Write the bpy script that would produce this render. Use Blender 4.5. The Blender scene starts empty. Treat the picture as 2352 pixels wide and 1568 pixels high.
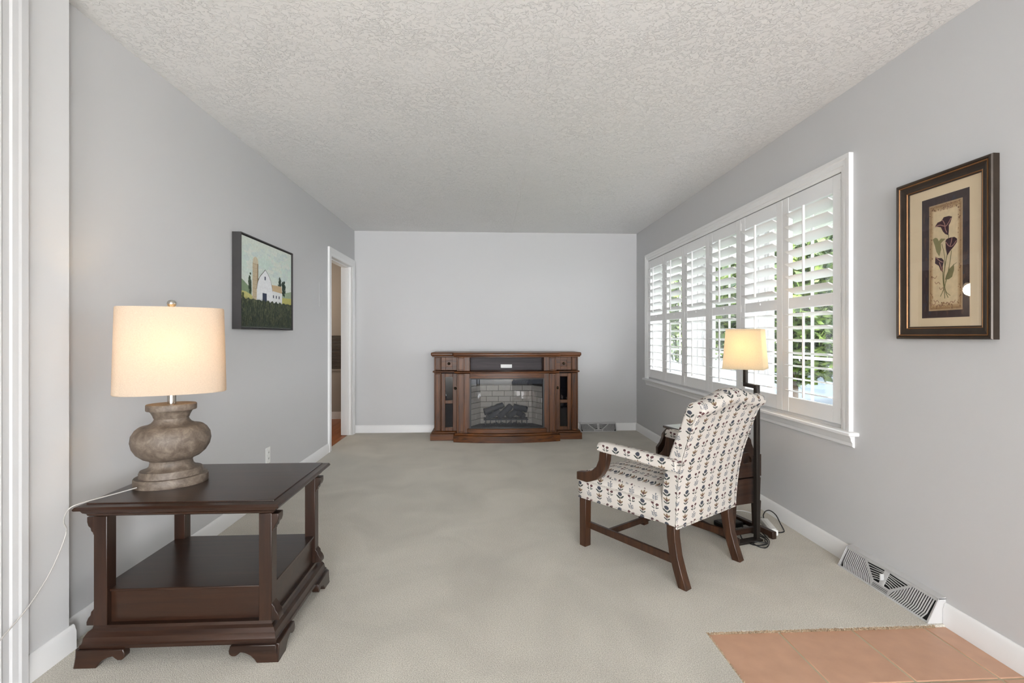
import bpy, bmesh, math, random
from mathutils import Vector, Matrix
random.seed(7)
PI = math.pi
S = bpy.context.scene
COL = S.collection

# ------------------------------------------------------------------ camera
YAW = math.atan(59 / 1135.0)
cam_d = bpy.data.cameras.new('camera')
cam_d.sensor_width = 36.0
cam_d.lens = 1135.0 * 36.0 / 2352.0
cam_d.shift_y = -12.0 / 2352.0
cam_d.clip_start = 0.02
cam = bpy.data.objects.new('camera', cam_d)
cam.location = (0, 0, 1.167)
cam.rotation_euler = (PI / 2, 0, -YAW)
COL.objects.link(cam)
S.camera = cam

# ------------------------------------------------------------------ world / lights / exposure
W = bpy.data.worlds.new('sky')
S.world = W
W.use_nodes = True
W.node_tree.nodes['Background'].inputs[0].default_value = (0.95, 0.975, 1.0, 1)
W.node_tree.nodes['Background'].inputs[1].default_value = 6.8

def light(name, kind, loc, rot, power, color=(1, 1, 1), **kw):
    d = bpy.data.lights.new(name, kind)
    d.energy = power
    d.color = color
    for k, v in kw.items():
        setattr(d, k, v)
    o = bpy.data.objects.new(name, d)
    o.location = loc
    o.rotation_euler = rot
    COL.objects.link(o)
    return o

# high sun over the house, lights the garden only
light('sun', 'SUN', (0, 0, 8), (0, math.radians(-38), math.radians(-25)), 6.0, (1.0, 0.96, 0.9), angle=0.02)
# added fill light in a made-up rear opening, tilted up towards the ceiling
light('fill_light_rear', 'AREA', (0.0, -6.9, 1.2), (PI / 2 + 0.4, 0, 0), 225, (0.975, 0.985, 1.0),
      shape='RECTANGLE', size=3.0, size_y=2.0)
# added fill light in a made-up opening of the right wall behind the camera
light('fill_light_right', 'AREA', (1.93, -3.6, 1.1), (0, PI / 2 + 0.3, 0), 150, (0.975, 0.985, 1.0),
      shape='RECTANGLE', size=1.9, size_y=2.2)
# sky portal of the shuttered window
light('portal_window', 'AREA', (2.12, 4.05, 1.365), (0, PI / 2, 0), 1, shape='RECTANGLE', size=1.35, size_y=3.1)
bpy.data.lights['portal_window'].cycles.is_portal = True

vs = S.view_settings
vs.view_transform = 'Standard'
vs.look = 'None'
vs.gamma = 1.0
vs.use_curve_mapping = False
vs.exposure = 0.74

# ------------------------------------------------------------------ materials
def srgb(r, g, b):
    f = lambda c: (c / 255 / 12.92) if c / 255 <= 0.04045 else ((c / 255 + 0.055) / 1.055) ** 2.4
    return (f(r), f(g), f(b), 1)

def new_mat(name):
    m = bpy.data.materials.new(name)
    m.use_nodes = True
    return m, m.node_tree, m.node_tree.nodes['Principled BSDF']

def plain(name, col, rough=0.5, metal=0.0, spec=0.5, bump=None, vary=0.0, coat=0.0):
    """flat colour with optional noise variation and noise bump (scale, strength, distance)"""
    m, nt, b = new_mat(name)
    b.inputs['Roughness'].default_value = rough
    b.inputs['Metallic'].default_value = metal
    b.inputs['Specular IOR Level'].default_value = spec
    b.inputs['Coat Weight'].default_value = coat
    b.inputs['Coat Roughness'].default_value = 0.15
    b.inputs['Base Color'].default_value = col
    tc = nt.nodes.new('ShaderNodeTexCoord')
    if vary:
        n = nt.nodes.new('ShaderNodeTexNoise')
        n.inputs['Scale'].default_value = 14
        n.inputs['Detail'].default_value = 5
        nt.links.new(tc.outputs['Object'], n.inputs['Vector'])
        mx = nt.nodes.new('ShaderNodeMix')
        mx.data_type = 'RGBA'
        mx.inputs[6].default_value = tuple(c * (1 - vary) for c in col[:3]) + (1,)
        mx.inputs[7].default_value = tuple(min(1, c * (1 + vary)) for c in col[:3]) + (1,)
        nt.links.new(n.outputs['Fac'], mx.inputs[0])
        nt.links.new(mx.outputs[2], b.inputs['Base Color'])
    if bump:
        n = nt.nodes.new('ShaderNodeTexNoise')
        n.inputs['Scale'].default_value = bump[0]
        n.inputs['Detail'].default_value = 4
        nt.links.new(tc.outputs['Object'], n.inputs['Vector'])
        bp = nt.nodes.new('ShaderNodeBump')
        bp.inputs['Strength'].default_value = bump[1]
        bp.inputs['Distance'].default_value = bump[2]
        nt.links.new(n.outputs['Fac'], bp.inputs['Height'])
        nt.links.new(bp.outputs['Normal'], b.inputs['Normal'])
    return m

def wood(name, c_dark, c_light, axis=0, rough=0.35, scale=1.0, coat=0.2):
    m, nt, b = new_mat(name)
    tc = nt.nodes.new('ShaderNodeTexCoord')
    mp = nt.nodes.new('ShaderNodeMapping')
    sc = [28 * scale] * 3
    sc[axis] = 1.6 * scale
    mp.inputs['Scale'].default_value = sc
    nt.links.new(tc.outputs['Object'], mp.inputs['Vector'])
    n = nt.nodes.new('ShaderNodeTexNoise')
    n.inputs['Scale'].default_value = 1.6
    n.inputs['Detail'].default_value = 8
    n.inputs['Roughness'].default_value = 0.65
    n.inputs['Distortion'].default_value = 0.6
    nt.links.new(mp.outputs['Vector'], n.inputs['Vector'])
    r = nt.nodes.new('ShaderNodeValToRGB')
    r.color_ramp.elements[0].position = 0.32
    r.color_ramp.elements[0].color = c_dark
    r.color_ramp.elements[1].position = 0.72
    r.color_ramp.elements[1].color = c_light
    nt.links.new(n.outputs['Fac'], r.inputs['Fac'])
    nt.links.new(r.outputs['Color'], b.inputs['Base Color'])
    b.inputs['Roughness'].default_value = rough
    b.inputs['Coat Weight'].default_value = coat
    b.inputs['Coat Roughness'].default_value = 0.25
    b.inputs['Specular IOR Level'].default_value = 0.35
    bp = nt.nodes.new('ShaderNodeBump')
    bp.inputs['Strength'].default_value = 0.12
    bp.inputs['Distance'].default_value = 0.001
    nt.links.new(n.outputs['Fac'], bp.inputs['Height'])
    nt.links.new(bp.outputs['Normal'], b.inputs['Normal'])
    return m

def clear_glass(name, tint=(1, 1, 1, 1), refl=1.0, rough=0.0, base=0.04):
    """thin pane: transparent, mirror reflection by Fresnel"""
    m = bpy.data.materials.new(name)
    m.use_nodes = True
    nt = m.node_tree
    for n in list(nt.nodes):
        nt.nodes.remove(n)
    out = nt.nodes.new('ShaderNodeOutputMaterial')
    tr = nt.nodes.new('ShaderNodeBsdfTransparent')
    tr.inputs[0].default_value = tint
    gl = nt.nodes.new('ShaderNodeBsdfGlossy')
    gl.inputs['Roughness'].default_value = rough
    lw_ = nt.nodes.new('ShaderNodeLayerWeight')      # Schlick Fresnel, the same from both sides
    lw_.inputs['Blend'].default_value = 0.5
    pw_ = nt.nodes.new('ShaderNodeMath')
    pw_.operation = 'POWER'
    pw_.inputs[1].default_value = 5.0
    nt.links.new(lw_.outputs['Facing'], pw_.inputs[0])
    mu = nt.nodes.new('ShaderNodeMath')
    mu.operation = 'MULTIPLY_ADD'
    mu.inputs[1].default_value = (1 - base) * refl
    mu.inputs[2].default_value = base * refl
    mu.use_clamp = True
    nt.links.new(pw_.outputs[0], mu.inputs[0])
    mx = nt.nodes.new('ShaderNodeMixShader')
    nt.links.new(mu.outputs[0], mx.inputs[0])
    nt.links.new(tr.outputs[0], mx.inputs[1])
    nt.links.new(gl.outputs[0], mx.inputs[2])
    nt.links.new(mx.outputs[0], out.inputs[0])
    return m

def shade_fabric(name, col, trans):
    m = bpy.data.materials.new(name)
    m.use_nodes = True
    nt = m.node_tree
    for n in list(nt.nodes):
        nt.nodes.remove(n)
    out = nt.nodes.new('ShaderNodeOutputMaterial')
    tc = nt.nodes.new('ShaderNodeTexCoord')
    mp = nt.nodes.new('ShaderNodeMapping')
    mp.inputs['Scale'].default_value = (220, 220, 900)
    nt.links.new(tc.outputs['Object'], mp.inputs['Vector'])
    n = nt.nodes.new('ShaderNodeTexNoise')
    n.inputs['Scale'].default_value = 1.0
    n.inputs['Detail'].default_value = 3
    nt.links.new(mp.outputs[0], n.inputs['Vector'])
    cr = nt.nodes.new('ShaderNodeValToRGB')
    cr.color_ramp.elements[0].position = 0.25
    cr.color_ramp.elements[0].color = tuple(c * 0.8 for c in col[:3]) + (1,)
    cr.color_ramp.elements[1].position = 0.7
    cr.color_ramp.elements[1].color = col
    nt.links.new(n.outputs['Fac'], cr.inputs['Fac'])
    d = nt.nodes.new('ShaderNodeBsdfDiffuse')
    t = nt.nodes.new('ShaderNodeBsdfTranslucent')
    nt.links.new(cr.outputs['Color'], d.inputs['Color'])
    nt.links.new(cr.outputs['Color'], t.inputs['Color'])
    mx = nt.nodes.new('ShaderNodeMixShader')
    mx.inputs[0].default_value = trans
    nt.links.new(d.outputs[0], mx.inputs[1])
    nt.links.new(t.outputs[0], mx.inputs[2])
    nt.links.new(mx.outputs[0], out.inputs[0])
    return m

def emitter(name, col, strength):
    m, nt, b = new_mat(name)
    b.inputs['Emission Color'].default_value = col
    b.inputs['Emission Strength'].default_value = strength
    b.inputs['Base Color'].default_value = col
    return m

def vcol_mat(name, rough=0.7):
    m, nt, b = new_mat(name)
    a = nt.nodes.new('ShaderNodeVertexColor')
    a.layer_name = 'Col'
    tc = nt.nodes.new('ShaderNodeTexCoord')
    n = nt.nodes.new('ShaderNodeTexNoise')
    n.inputs['Scale'].default_value = 60
    n.inputs['Detail'].default_value = 6
    nt.links.new(tc.outputs['Object'], n.inputs['Vector'])
    mr = nt.nodes.new('ShaderNodeMapRange')
    mr.inputs['To Min'].default_value = 0.82
    mr.inputs['To Max'].default_value = 1.16
    nt.links.new(n.outputs['Fac'], mr.inputs['Value'])
    mu = nt.nodes.new('ShaderNodeVectorMath')
    mu.operation = 'SCALE'
    nt.links.new(a.outputs['Color'], mu.inputs[0])
    nt.links.new(mr.outputs[0], mu.inputs['Scale'])
    nt.links.new(mu.outputs[0], b.inputs['Base Color'])
    b.inputs['Roughness'].default_value = rough
    b.inputs['Specular IOR Level'].default_value = 0.2
    return m

# ---- little expression compiler for the printed fabric
class X:
    nt = None
    def __init__(s, v): s.v = v
    @staticmethod
    def m(op, *a):
        n = X.nt.nodes.new('ShaderNodeMath')
        n.operation = op
        for i, q in enumerate(a):
            if isinstance(q, X): X.nt.links.new(q.v, n.inputs[i])
            else: n.inputs[i].default_value = q
        return X(n.outputs[0])
    def __add__(s, o): return X.m('ADD', s, o)
    def __sub__(s, o): return X.m('SUBTRACT', s, o)
    def __mul__(s, o): return X.m('MULTIPLY', s, o)
    def lt(s, o): return X.m('LESS_THAN', s, o)
    def mx(s, o): return X.m('MAXIMUM', s, o)

def floral():
    m, nt, b = new_mat('floral_fabric')
    X.nt = nt
    tc = nt.nodes.new('ShaderNodeTexCoord')
    nz = nt.nodes.new('ShaderNodeTexNoise')
    nz.inputs['Scale'].default_value = 260
    nz.inputs['Detail'].default_value = 2
    nt.links.new(tc.outputs['UV'], nz.inputs['Vector'])
    sp0 = nt.nodes.new('ShaderNodeSeparateColor')
    nt.links.new(nz.outputs['Color'], sp0.inputs[0])
    sp = nt.nodes.new('ShaderNodeSeparateXYZ')
    nt.links.new(tc.outputs['UV'], sp.inputs[0])
    u = X(sp.outputs[0]) + (X(sp0.outputs[0]) - 0.5) * 0.0045
    v = X(sp.outputs[1]) + (X(sp0.outputs[1]) - 0.5) * 0.0045
    P, Q = 0.134, 0.078
    KX, KY = 1.72, 1.02
    def cell(du, dv):
        a = X.m('FRACT', u * (1 / P) + du) - 0.5
        c = X.m('FRACT', v * (1 / Q) + dv) - 0.5
        return a * P, c * Q
    def ell(c, cx, cy, rx, ry, rot):
        r = math.radians(rot)
        x = c[0] - cx * KX
        y = c[1] - cy * KY
        x = x * (1 / KX)
        y = y * (1 / KY)
        a = (x * math.cos(r) + y * math.sin(r)) * (1 / rx)
        d = (y * math.cos(r) - x * math.sin(r)) * (1 / ry)
        return (a * a + d * d).lt(1.0)
    def union(l):
        r = l[0]
        for q in l[1:]: r = r.mx(q)
        return r
    A, B, C, D = cell(0, 0), cell(0, .5), cell(.5, 0), cell(.5, .5)
    blue = ell(A, 0.001, .006, .0072, .0095, -12)
    gold = union([ell(B, -.0055, .006, .0030, .0080, 28), ell(B, 0, .009, .0030, .0085, 0), ell(B, .0060, .0065, .0028, .0080, -32)])
    wine = union([ell(C, -.0075, .006, .0052, .0060, 20), ell(C, .0075, .0105, .0046, .0056, -20), ell(B, 0.0005, .002, .0035, .0045, 0)])
    leaf = union([ell(A, -.0070, -.0075, .0030, .0095, 32), ell(A, .0065, -.0085, .0032, .0100, -42), ell(A, 0, -.012, .0010, .007, 0),
                  ell(B, -.0055, -.0075, .0022, .0065, 38), ell(B, .0050, -.0080, .0024, .0070, -38), ell(B, 0, -.008, .0010, .008, 0),
                  ell(C, -.0050, -.0035, .0010, .0085, 10), ell(C, .0040, -.0015, .0010, .0105, -20), ell(C, -.0080, -.0100, .0022, .0060, 55), ell(C, .0050, -.0105, .0022, .0060, -50)])
    sprig = union([ell(D, 0, -.001, .0010, .0150, -8)] +
                  [ell(D, sx * .0050 + .002 * k / 2, -.008 + .0065 * k, .0016, .0055, -sx * 48) for k in range(3) for sx in (-1, 1)] +
                  [ell(D, .002, .013, .0018, .0045, -8)])
    cloth = srgb(200, 194, 187)
    cur = None
    def over(base, mask, col):
        mx = nt.nodes.new('ShaderNodeMix')
        mx.data_type = 'RGBA'
        nt.links.new(mask.v, mx.inputs[0])
        if isinstance(base, tuple): mx.inputs[6].default_value = base
        else: nt.links.new(base, mx.inputs[6])
        mx.inputs[7].default_value = col
        return mx.outputs[2]
    cur = over(cloth, leaf, srgb(64, 70, 68))
    cur = over(cur, sprig, srgb(98, 104, 112))
    cur = over(cur, gold, srgb(124, 106, 84))
    cur = over(cur, wine, srgb(88, 62, 64))
    cur = over(cur, blue, srgb(68, 71, 80))
    nt.links.new(cur, b.inputs['Base Color'])
    b.inputs['Roughness'].default_value = 0.85
    b.inputs['Specular IOR Level'].default_value = 0.15
    w = nt.nodes.new('ShaderNodeTexNoise')
    w.inputs['Scale'].default_value = 900
    nt.links.new(tc.outputs['UV'], w.inputs['Vector'])
    bp = nt.nodes.new('ShaderNodeBump')
    bp.inputs['Strength'].default_value = 0.25
    bp.inputs['Distance'].default_value = 0.001
    nt.links.new(w.outputs['Fac'], bp.inputs['Height'])
    nt.links.new(bp.outputs['Normal'], b.inputs['Normal'])
    return m

def carpet_mat():
    m, nt, b = new_mat('carpet_pile')
    tc = nt.nodes.new('ShaderNodeTexCoord')
    n1 = nt.nodes.new('ShaderNodeTexNoise')
    n1.inputs['Scale'].default_value = 260
    n1.inputs['Detail'].default_value = 3
    n2 = nt.nodes.new('ShaderNodeTexNoise')
    n2.inputs['Scale'].default_value = 2.3
    n2.inputs['Detail'].default_value = 5
    n2.inputs['Distortion'].default_value = 0.8
    for n in (n1, n2): nt.links.new(tc.outputs['Object'], n.inputs['Vector'])
    r1 = nt.nodes.new('ShaderNodeValToRGB')
    r1.color_ramp.elements[0].position = 0.3
    r1.color_ramp.elements[0].color = srgb(172, 166, 154)
    r1.color_ramp.elements[1].position = 0.68
    r1.color_ramp.elements[1].color = srgb(226, 221, 210)
    nt.links.new(n1.outputs['Fac'], r1.inputs['Fac'])
    mr = nt.nodes.new('ShaderNodeMapRange')
    mr.inputs['From Min'].default_value = 0.3
    mr.inputs['From Max'].default_value = 0.7
    mr.inputs['To Min'].default_value = 0.88
    mr.inputs['To Max'].default_value = 1.06
    nt.links.new(n2.outputs['Fac'], mr.inputs['Value'])
    sc = nt.nodes.new('ShaderNodeVectorMath')
    sc.operation = 'SCALE'
    nt.links.new(r1.outputs['Color'], sc.inputs[0])
    nt.links.new(mr.outputs[0], sc.inputs['Scale'])
    nt.links.new(sc.outputs[0], b.inputs['Base Color'])
    b.inputs['Roughness'].default_value = 0.95
    b.inputs['Specular IOR Level'].default_value = 0.05
    b.inputs['Sheen Weight'].default_value = 0.2
    bp = nt.nodes.new('ShaderNodeBump')
    bp.inputs['Strength'].default_value = 0.7
    bp.inputs['Distance'].default_value = 0.006
    nt.links.new(n1.outputs['Fac'], bp.inputs['Height'])
    nt.links.new(bp.outputs['Normal'], b.inputs['Normal'])
    return m

def ceiling_mat():
    m, nt, b = new_mat('stippled_ceiling')
    tc = nt.nodes.new('ShaderNodeTexCoord')
    n = nt.nodes.new('ShaderNodeTexNoise')
    n.inputs['Scale'].default_value = 44
    n.inputs['Detail'].default_value = 5
    n.inputs['Roughness'].default_value = 0.6
    n.inputs['Distortion'].default_value = 1.2
    nt.links.new(tc.outputs['Object'], n.inputs['Vector'])
    n2 = nt.nodes.new('ShaderNodeTexNoise')
    n2.inputs['Scale'].default_value = 4
    nt.links.new(tc.outputs['Object'], n2.inputs['Vector'])
    r = nt.nodes.new('ShaderNodeValToRGB')
    r.color_ramp.elements[0].position = 0.5
    r.color_ramp.elements[1].position = 0.62
    nt.links.new(n.outputs['Fac'], r.inputs['Fac'])
    mu = nt.nodes.new('ShaderNodeMath')
    mu.operation = 'MULTIPLY'
    nt.links.new(r.outputs['Color'], mu.inputs[0])
    nt.links.new(n2.outputs['Fac'], mu.inputs[1])
    bp = nt.nodes.new('ShaderNodeBump')
    bp.inputs['Strength'].default_value = 0.8
    bp.inputs['Distance'].default_value = 0.006
    nt.links.new(mu.outputs[0], bp.inputs['Height'])
    nt.links.new(bp.outputs['Normal'], b.inputs['Normal'])
    b.inputs['Base Color'].default_value = srgb(244, 244, 244)
    b.inputs['Roughness'].default_value = 0.9
    b.inputs['Specular IOR Level'].default_value = 0.1
    return m

M = dict(
    wall=plain('grey_wall_paint', srgb(204, 204, 205), 0.7, spec=0.25, bump=(160, 0.06, 0.002)),
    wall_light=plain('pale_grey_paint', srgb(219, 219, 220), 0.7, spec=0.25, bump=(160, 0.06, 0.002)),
    hallwall=plain('taupe_wall_paint', srgb(176, 168, 160), 0.75, spec=0.2, bump=(160, 0.06, 0.002)),
    ceiling=ceiling_mat(),
    trim=plain('white_trim_paint', srgb(238, 238, 238), 0.35, spec=0.4),
    carpet=carpet_mat(),
    carpet_edge=plain('soiled_dimmed_carpet_edge', srgb(168, 148, 124), 0.95, spec=0.05, vary=0.2),  # brown soil, darkened further to offset daylight catching the edge
    tile=plain('terracotta_tile', srgb(196, 154, 127), 0.33, vary=0.16, bump=(22, 0.12, 0.004)),
    grout=plain('sand_grout', srgb(186, 172, 146), 0.9, bump=(300, 0.3, 0.002)),
    cherry=wood('dark_cherry', srgb(28, 15, 9), srgb(54, 32, 20), 0, 0.3, 0.8, 0.35),
    cherry_v=wood('dark_cherry_upright', srgb(28, 15, 9), srgb(54, 32, 20), 2, 0.32, 0.8, 0.3),
    walnut=wood('brown_walnut', srgb(40, 20, 7), srgb(118, 68, 26), 0, 0.42, 0.9, 0.08),
    walnut_v=wood('brown_walnut_upright', srgb(40, 20, 7), srgb(118, 68, 26), 2, 0.42, 0.9, 0.08),
    walnut_in=wood('dark_shelf_wood', srgb(36, 27, 30), srgb(70, 58, 62), 0, 0.5, 0.8, 0.0),
    chairwood=wood('chair_walnut', srgb(40, 24, 15), srgb(78, 49, 31), 2, 0.35, 1.0, 0.2),
    tablewood=wood('dark_rack_wood', srgb(34, 22, 16), srgb(62, 42, 31), 0, 0.35, 1.0, 0.2),
    tablegloss=wood('polished_rack_top', srgb(34, 22, 16), srgb(62, 42, 31), 0, 0.12, 1.0, 1.0),
    hallfloor=wood('orange_oak', srgb(140, 76, 38), srgb(184, 112, 62), 1, 0.35, 0.6, 0.2),
    stone=None,
    chrome=plain('brushed_nickel', srgb(200, 196, 188), 0.25, metal=1.0),
    brass=plain('dark_bronze', srgb(64, 54, 42), 0.3, metal=0.9),
    steel=plain('dark_bronze_steel', srgb(52, 46, 42), 0.4, metal=0.6),
    black=plain('black_plastic', srgb(20, 20, 21), 0.4),
    soot=plain('black_metal', srgb(14, 14, 15), 0.45),
    logs=plain('charred_log', srgb(78, 78, 80), 0.9, vary=0.5, bump=(40, 0.6, 0.01)),
    brick=plain('pale_firebrick', srgb(196, 184, 166), 0.85, vary=0.12, bump=(60, 0.3, 0.004)),
    mortar=plain('dark_mortar', srgb(84, 78, 70), 0.95),
    white=plain('white_plastic', srgb(236, 236, 234), 0.4),
    slot=plain('dark_slot', srgb(24, 24, 25), 0.9),
    ventmetal=plain('white_enamel', srgb(192, 192, 192), 0.4),
    linen=shade_fabric('linen_shade', srgb(232, 218, 200), 0.45),
    cream=shade_fabric('cream_shade', srgb(244, 232, 206), 0.55),
    bulb=emitter('warm_bulb', (1.0, 0.72, 0.38, 1), 14),
    hallglass=emitter('lit_frosted_glass', (1.0, 0.82, 0.58, 1), 2.2),
    floral=floral(),
    window_glass=clear_glass('window_glass', (1, 1, 1, 1), 0.7),
    fire_glass=clear_glass('fire_glass', (0.82, 0.84, 0.88, 1), 1.6),
    cab_glass=clear_glass('smoked_glass', (0.55, 0.56, 0.6, 1), 1.4),
    pic_glass=clear_glass('picture_glass', (1, 1, 1, 1), 0.9),
    frame_dark=plain('bronze_black_frame', srgb(56, 46, 38), 0.35, metal=0.35, vary=0.45, bump=(120, 0.15, 0.002)),
    frame_gold=plain('copper_bead', srgb(142, 100, 62), 0.35, metal=0.5, vary=0.4),
    frame_grey=plain('charcoal_frame', srgb(52, 50, 50), 0.6, vary=0.25),
    mat_cream=plain('cream_linen_mat', srgb(224, 204, 172), 0.9, bump=(700, 0.2, 0.001)),
    print_art=vcol_mat('printed_picture'),
    leaf=None, lawn=plain('lawn', (.03, .055, .015, 1), 0.95, vary=0.3, bump=(60, 0.5, 0.02)),
    drive=plain('driveway_concrete', (.05, .075, .10, 1), 0.9, vary=0.12),
    siding=plain('outer_wall_brick', srgb(168, 150, 138), 0.9, vary=0.15),
    cord_clear=plain('silver_cord', srgb(176, 172, 168), 0.35, spec=0.6),
    greige=plain('painted_plate', srgb(203, 203, 204), 0.6),
)
def leaf_mat(name, c1, c2):
    m, nt, b = new_mat(name)
    tc = nt.nodes.new('ShaderNodeTexCoord')
    n = nt.nodes.new('ShaderNodeTexNoise')
    n.inputs['Scale'].default_value = 7
    n.inputs['Detail'].default_value = 3
    nt.links.new(tc.outputs['Object'], n.inputs['Vector'])
    r = nt.nodes.new('ShaderNodeValToRGB')
    r.color_ramp.elements[0].position = 0.35
    r.color_ramp.elements[0].color = c1
    r.color_ramp.elements[1].position = 0.65
    r.color_ramp.elements[1].color = c2
    nt.links.new(n.outputs['Fac'], r.inputs['Fac'])
    nt.links.new(r.outputs['Color'], b.inputs['Base Color'])
    b.inputs['Roughness'].default_value = 0.5
    return m
def stone_mat():
    m, nt, b = new_mat('weathered_grey_wood')
    tc = nt.nodes.new('ShaderNodeTexCoord')
    n = nt.nodes.new('ShaderNodeTexNoise')
    n.inputs['Scale'].default_value = 30
    n.inputs['Detail'].default_value = 10
    n.inputs['Roughness'].default_value = 0.7
    n.inputs['Distortion'].default_value = 0.5
    nt.links.new(tc.outputs['Object'], n.inputs['Vector'])
    r = nt.nodes.new('ShaderNodeValToRGB')
    e = r.color_ramp.elements
    e[0].position, e[0].color = 0.28, srgb(66, 56, 47)
    e[1].position, e[1].color = 0.74, srgb(132, 120, 108)
    q = e.new(0.50)
    q.color = srgb(98, 86, 75)
    nt.links.new(n.outputs['Fac'], r.inputs['Fac'])
    nt.links.new(r.outputs['Color'], b.inputs['Base Color'])
    b.inputs['Roughness'].default_value = 0.55
    bp = nt.nodes.new('ShaderNodeBump')
    bp.inputs['Strength'].default_value = 0.3
    bp.inputs['Distance'].default_value = 0.003
    nt.links.new(n.outputs['Fac'], bp.inputs['Height'])
    nt.links.new(bp.outputs['Normal'], b.inputs['Normal'])
    return m
M['stone'] = stone_mat()
M['leaf'] = leaf_mat('bright_leaf', (.012, .040, .009, 1), (.16, .23, .045, 1))
M['leaf2'] = leaf_mat('deep_leaf', (.010, .034, .018, 1), (.07, .14, .06, 1))
M['bark'] = plain('bark', srgb(84, 70, 58), 0.9, vary=0.3)

# ------------------------------------------------------------------ mesh tools
class MB:
    def __init__(s):
        s.v, s.f, s.mi, s.c, s.cm = [], [], [], [], 0
        s.col = None
    def add(s, vs, fs):
        o = len(s.v)
        s.v += [tuple(p) for p in vs]
        for f in fs:
            s.f.append(tuple(i + o for i in f))
            s.mi.append(s.cm)
            s.c.append(s.col)
        return s
    def box(s, x0, x1, y0, y1, z0, z1):
        return s.add([(x0, y0, z0), (x1, y0, z0), (x1, y1, z0), (x0, y1, z0), (x0, y0, z1), (x1, y0, z1), (x1, y1, z1), (x0, y1, z1)],
                     [(0, 3, 2, 1), (4, 5, 6, 7), (0, 1, 5, 4), (1, 2, 6, 5), (2, 3, 7, 6), (3, 0, 4, 7)])
    def prism(s, poly, a, b, axis='z'):
        """poly of 2-D points, extruded from a to b along axis; (x,y) for z, (x,z) for y, (y,z) for x"""
        n = len(poly)
        mk = {'z': lambda p, h: (p[0], p[1], h), 'y': lambda p, h: (p[0], h, p[1]), 'x': lambda p, h: (h, p[0], p[1])}[axis]
        vs = [mk(p, a) for p in poly] + [mk(p, b) for p in poly]
        fs = [tuple(range(n))[::-1], tuple(range(n, 2 * n))]
        fs += [(i, (i + 1) % n, n + (i + 1) % n, n + i) for i in range(n)]
        return s.add(vs, fs)
    def loft(s, loops, cap0=True, cap1=True, closed=True):
        n = len(loops[0])
        vs = [p for l in loops for p in l]
        fs = []
        for k in range(len(loops) - 1):
            for i in range(n if closed else n - 1):
                j = (i + 1) % n
                fs.append((k * n + i, k * n + j, (k + 1) * n + j, (k + 1) * n + i))
        if cap0: fs.append(tuple(range(n))[::-1])
        if cap1: fs.append(tuple(range((len(loops) - 1) * n, len(loops) * n)))
        return s.add(vs, fs)
    def rects(s, steps, cap0=True, cap1=True, cx=0, cy=0):
        """stack of rectangles (hx, hy, z)"""
        return s.loft([[(cx - hx, cy - hy, z), (cx + hx, cy - hy, z), (cx + hx, cy + hy, z), (cx - hx, cy + hy, z)] for hx, hy, z in steps], cap0, cap1)
    def lathe(s, prof, n=32, sx=1.0, sy=1.0, c=(0, 0, 0), e=2.0, cap=True):
        loops = []
        for r, z in prof:
            l = []
            for i in range(n):
                a = 2 * PI * i / n
                ca, sa = math.cos(a), math.sin(a)
                q = (abs(ca) ** e + abs(sa) ** e) ** (-1 / e)
                l.append((c[0] + r * sx * ca * q, c[1] + r * sy * sa * q, c[2] + z))
            loops.append(l)
        return s.loft(loops, cap, cap)
    def tube(s, pts, r, n=8, caps=True):
        P = [Vector(p) for p in pts]
        loops = []
        up = Vector((0, 0, 1))
        for i, p in enumerate(P):
            t = (P[min(i + 1, len(P) - 1)] - P[max(i - 1, 0)]).normalized()
            if abs(t.dot(up)) > 0.95: up = Vector((1, 0, 0))
            a = t.cross(up).normalized()
            b = t.cross(a).normalized()
            rr = r[i] if isinstance(r, (list, tuple)) else r
            loops.append([p + (a * math.cos(2 * PI * k / n) + b * math.sin(2 * PI * k / n)) * rr for k in range(n)])
        return s.loft(loops, caps, caps)
    def build(s, name, mat, parent=None, smooth=None, bevel=0, seg=2, uv=False, loc=(0, 0, 0), rot=(0, 0, 0), subsurf=0, mesh_only=False):
        me = bpy.data.meshes.new(name)
        me.from_pydata(s.v, [], s.f)
        mats = mat if isinstance(mat, (list, tuple)) else [mat]
        for q in mats: me.materials.append(q)
        if len(mats) > 1: me.polygons.foreach_set('material_index', s.mi)
        bm = bmesh.new()
        bm.from_mesh(me)
        bmesh.ops.recalc_face_normals(bm, faces=bm.faces)
        bm.to_mesh(me)
        bm.free()
        if any(c is not None for c in s.c):
            ca = me.color_attributes.new('Col', 'FLOAT_COLOR', 'CORNER')
            k = 0
            for p, c in zip(me.polygons, s.c):
                for _ in p.loop_indices:
                    ca.data[k].color = c or (1, 1, 1, 1)
                    k += 1
        if uv:
            ul = me.uv_layers.new(name='UVMap')
            for p in me.polygons:
                nx, ny, nz = (abs(q) for q in p.normal)
                for li in p.loop_indices:
                    co = me.vertices[me.loops[li].vertex_index].co
                    if ny >= nx * 0.9 and ny >= nz * 0.8: ul.data[li].uv = (co.x, co.z)
                    elif nx >= nz * 0.8: ul.data[li].uv = (co.y, co.z)
                    else: ul.data[li].uv = (co.x, co.y)
        if smooth is not None:
            me.polygons.foreach_set('use_smooth', [True] * len(me.polygons))
            me.set_sharp_from_angle(angle=math.radians(smooth))
        me.update()
        if mesh_only: return me
        o = bpy.data.objects.new(name, me)
        o.location = loc
        o.rotation_euler = rot
        COL.objects.link(o)
        if parent: o.parent = parent
        if bevel:
            b = o.modifiers.new('bevel', 'BEVEL')
            b.width = bevel
            b.segments = seg
            b.limit_method = 'ANGLE'
            b.angle_limit = math.radians(40)
            b.use_clamp_overlap = True
            if smooth is None:
                me.polygons.foreach_set('use_smooth', [True] * len(me.polygons))
                me.set_sharp_from_angle(angle=math.radians(35 if seg < 3 else 60))
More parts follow.
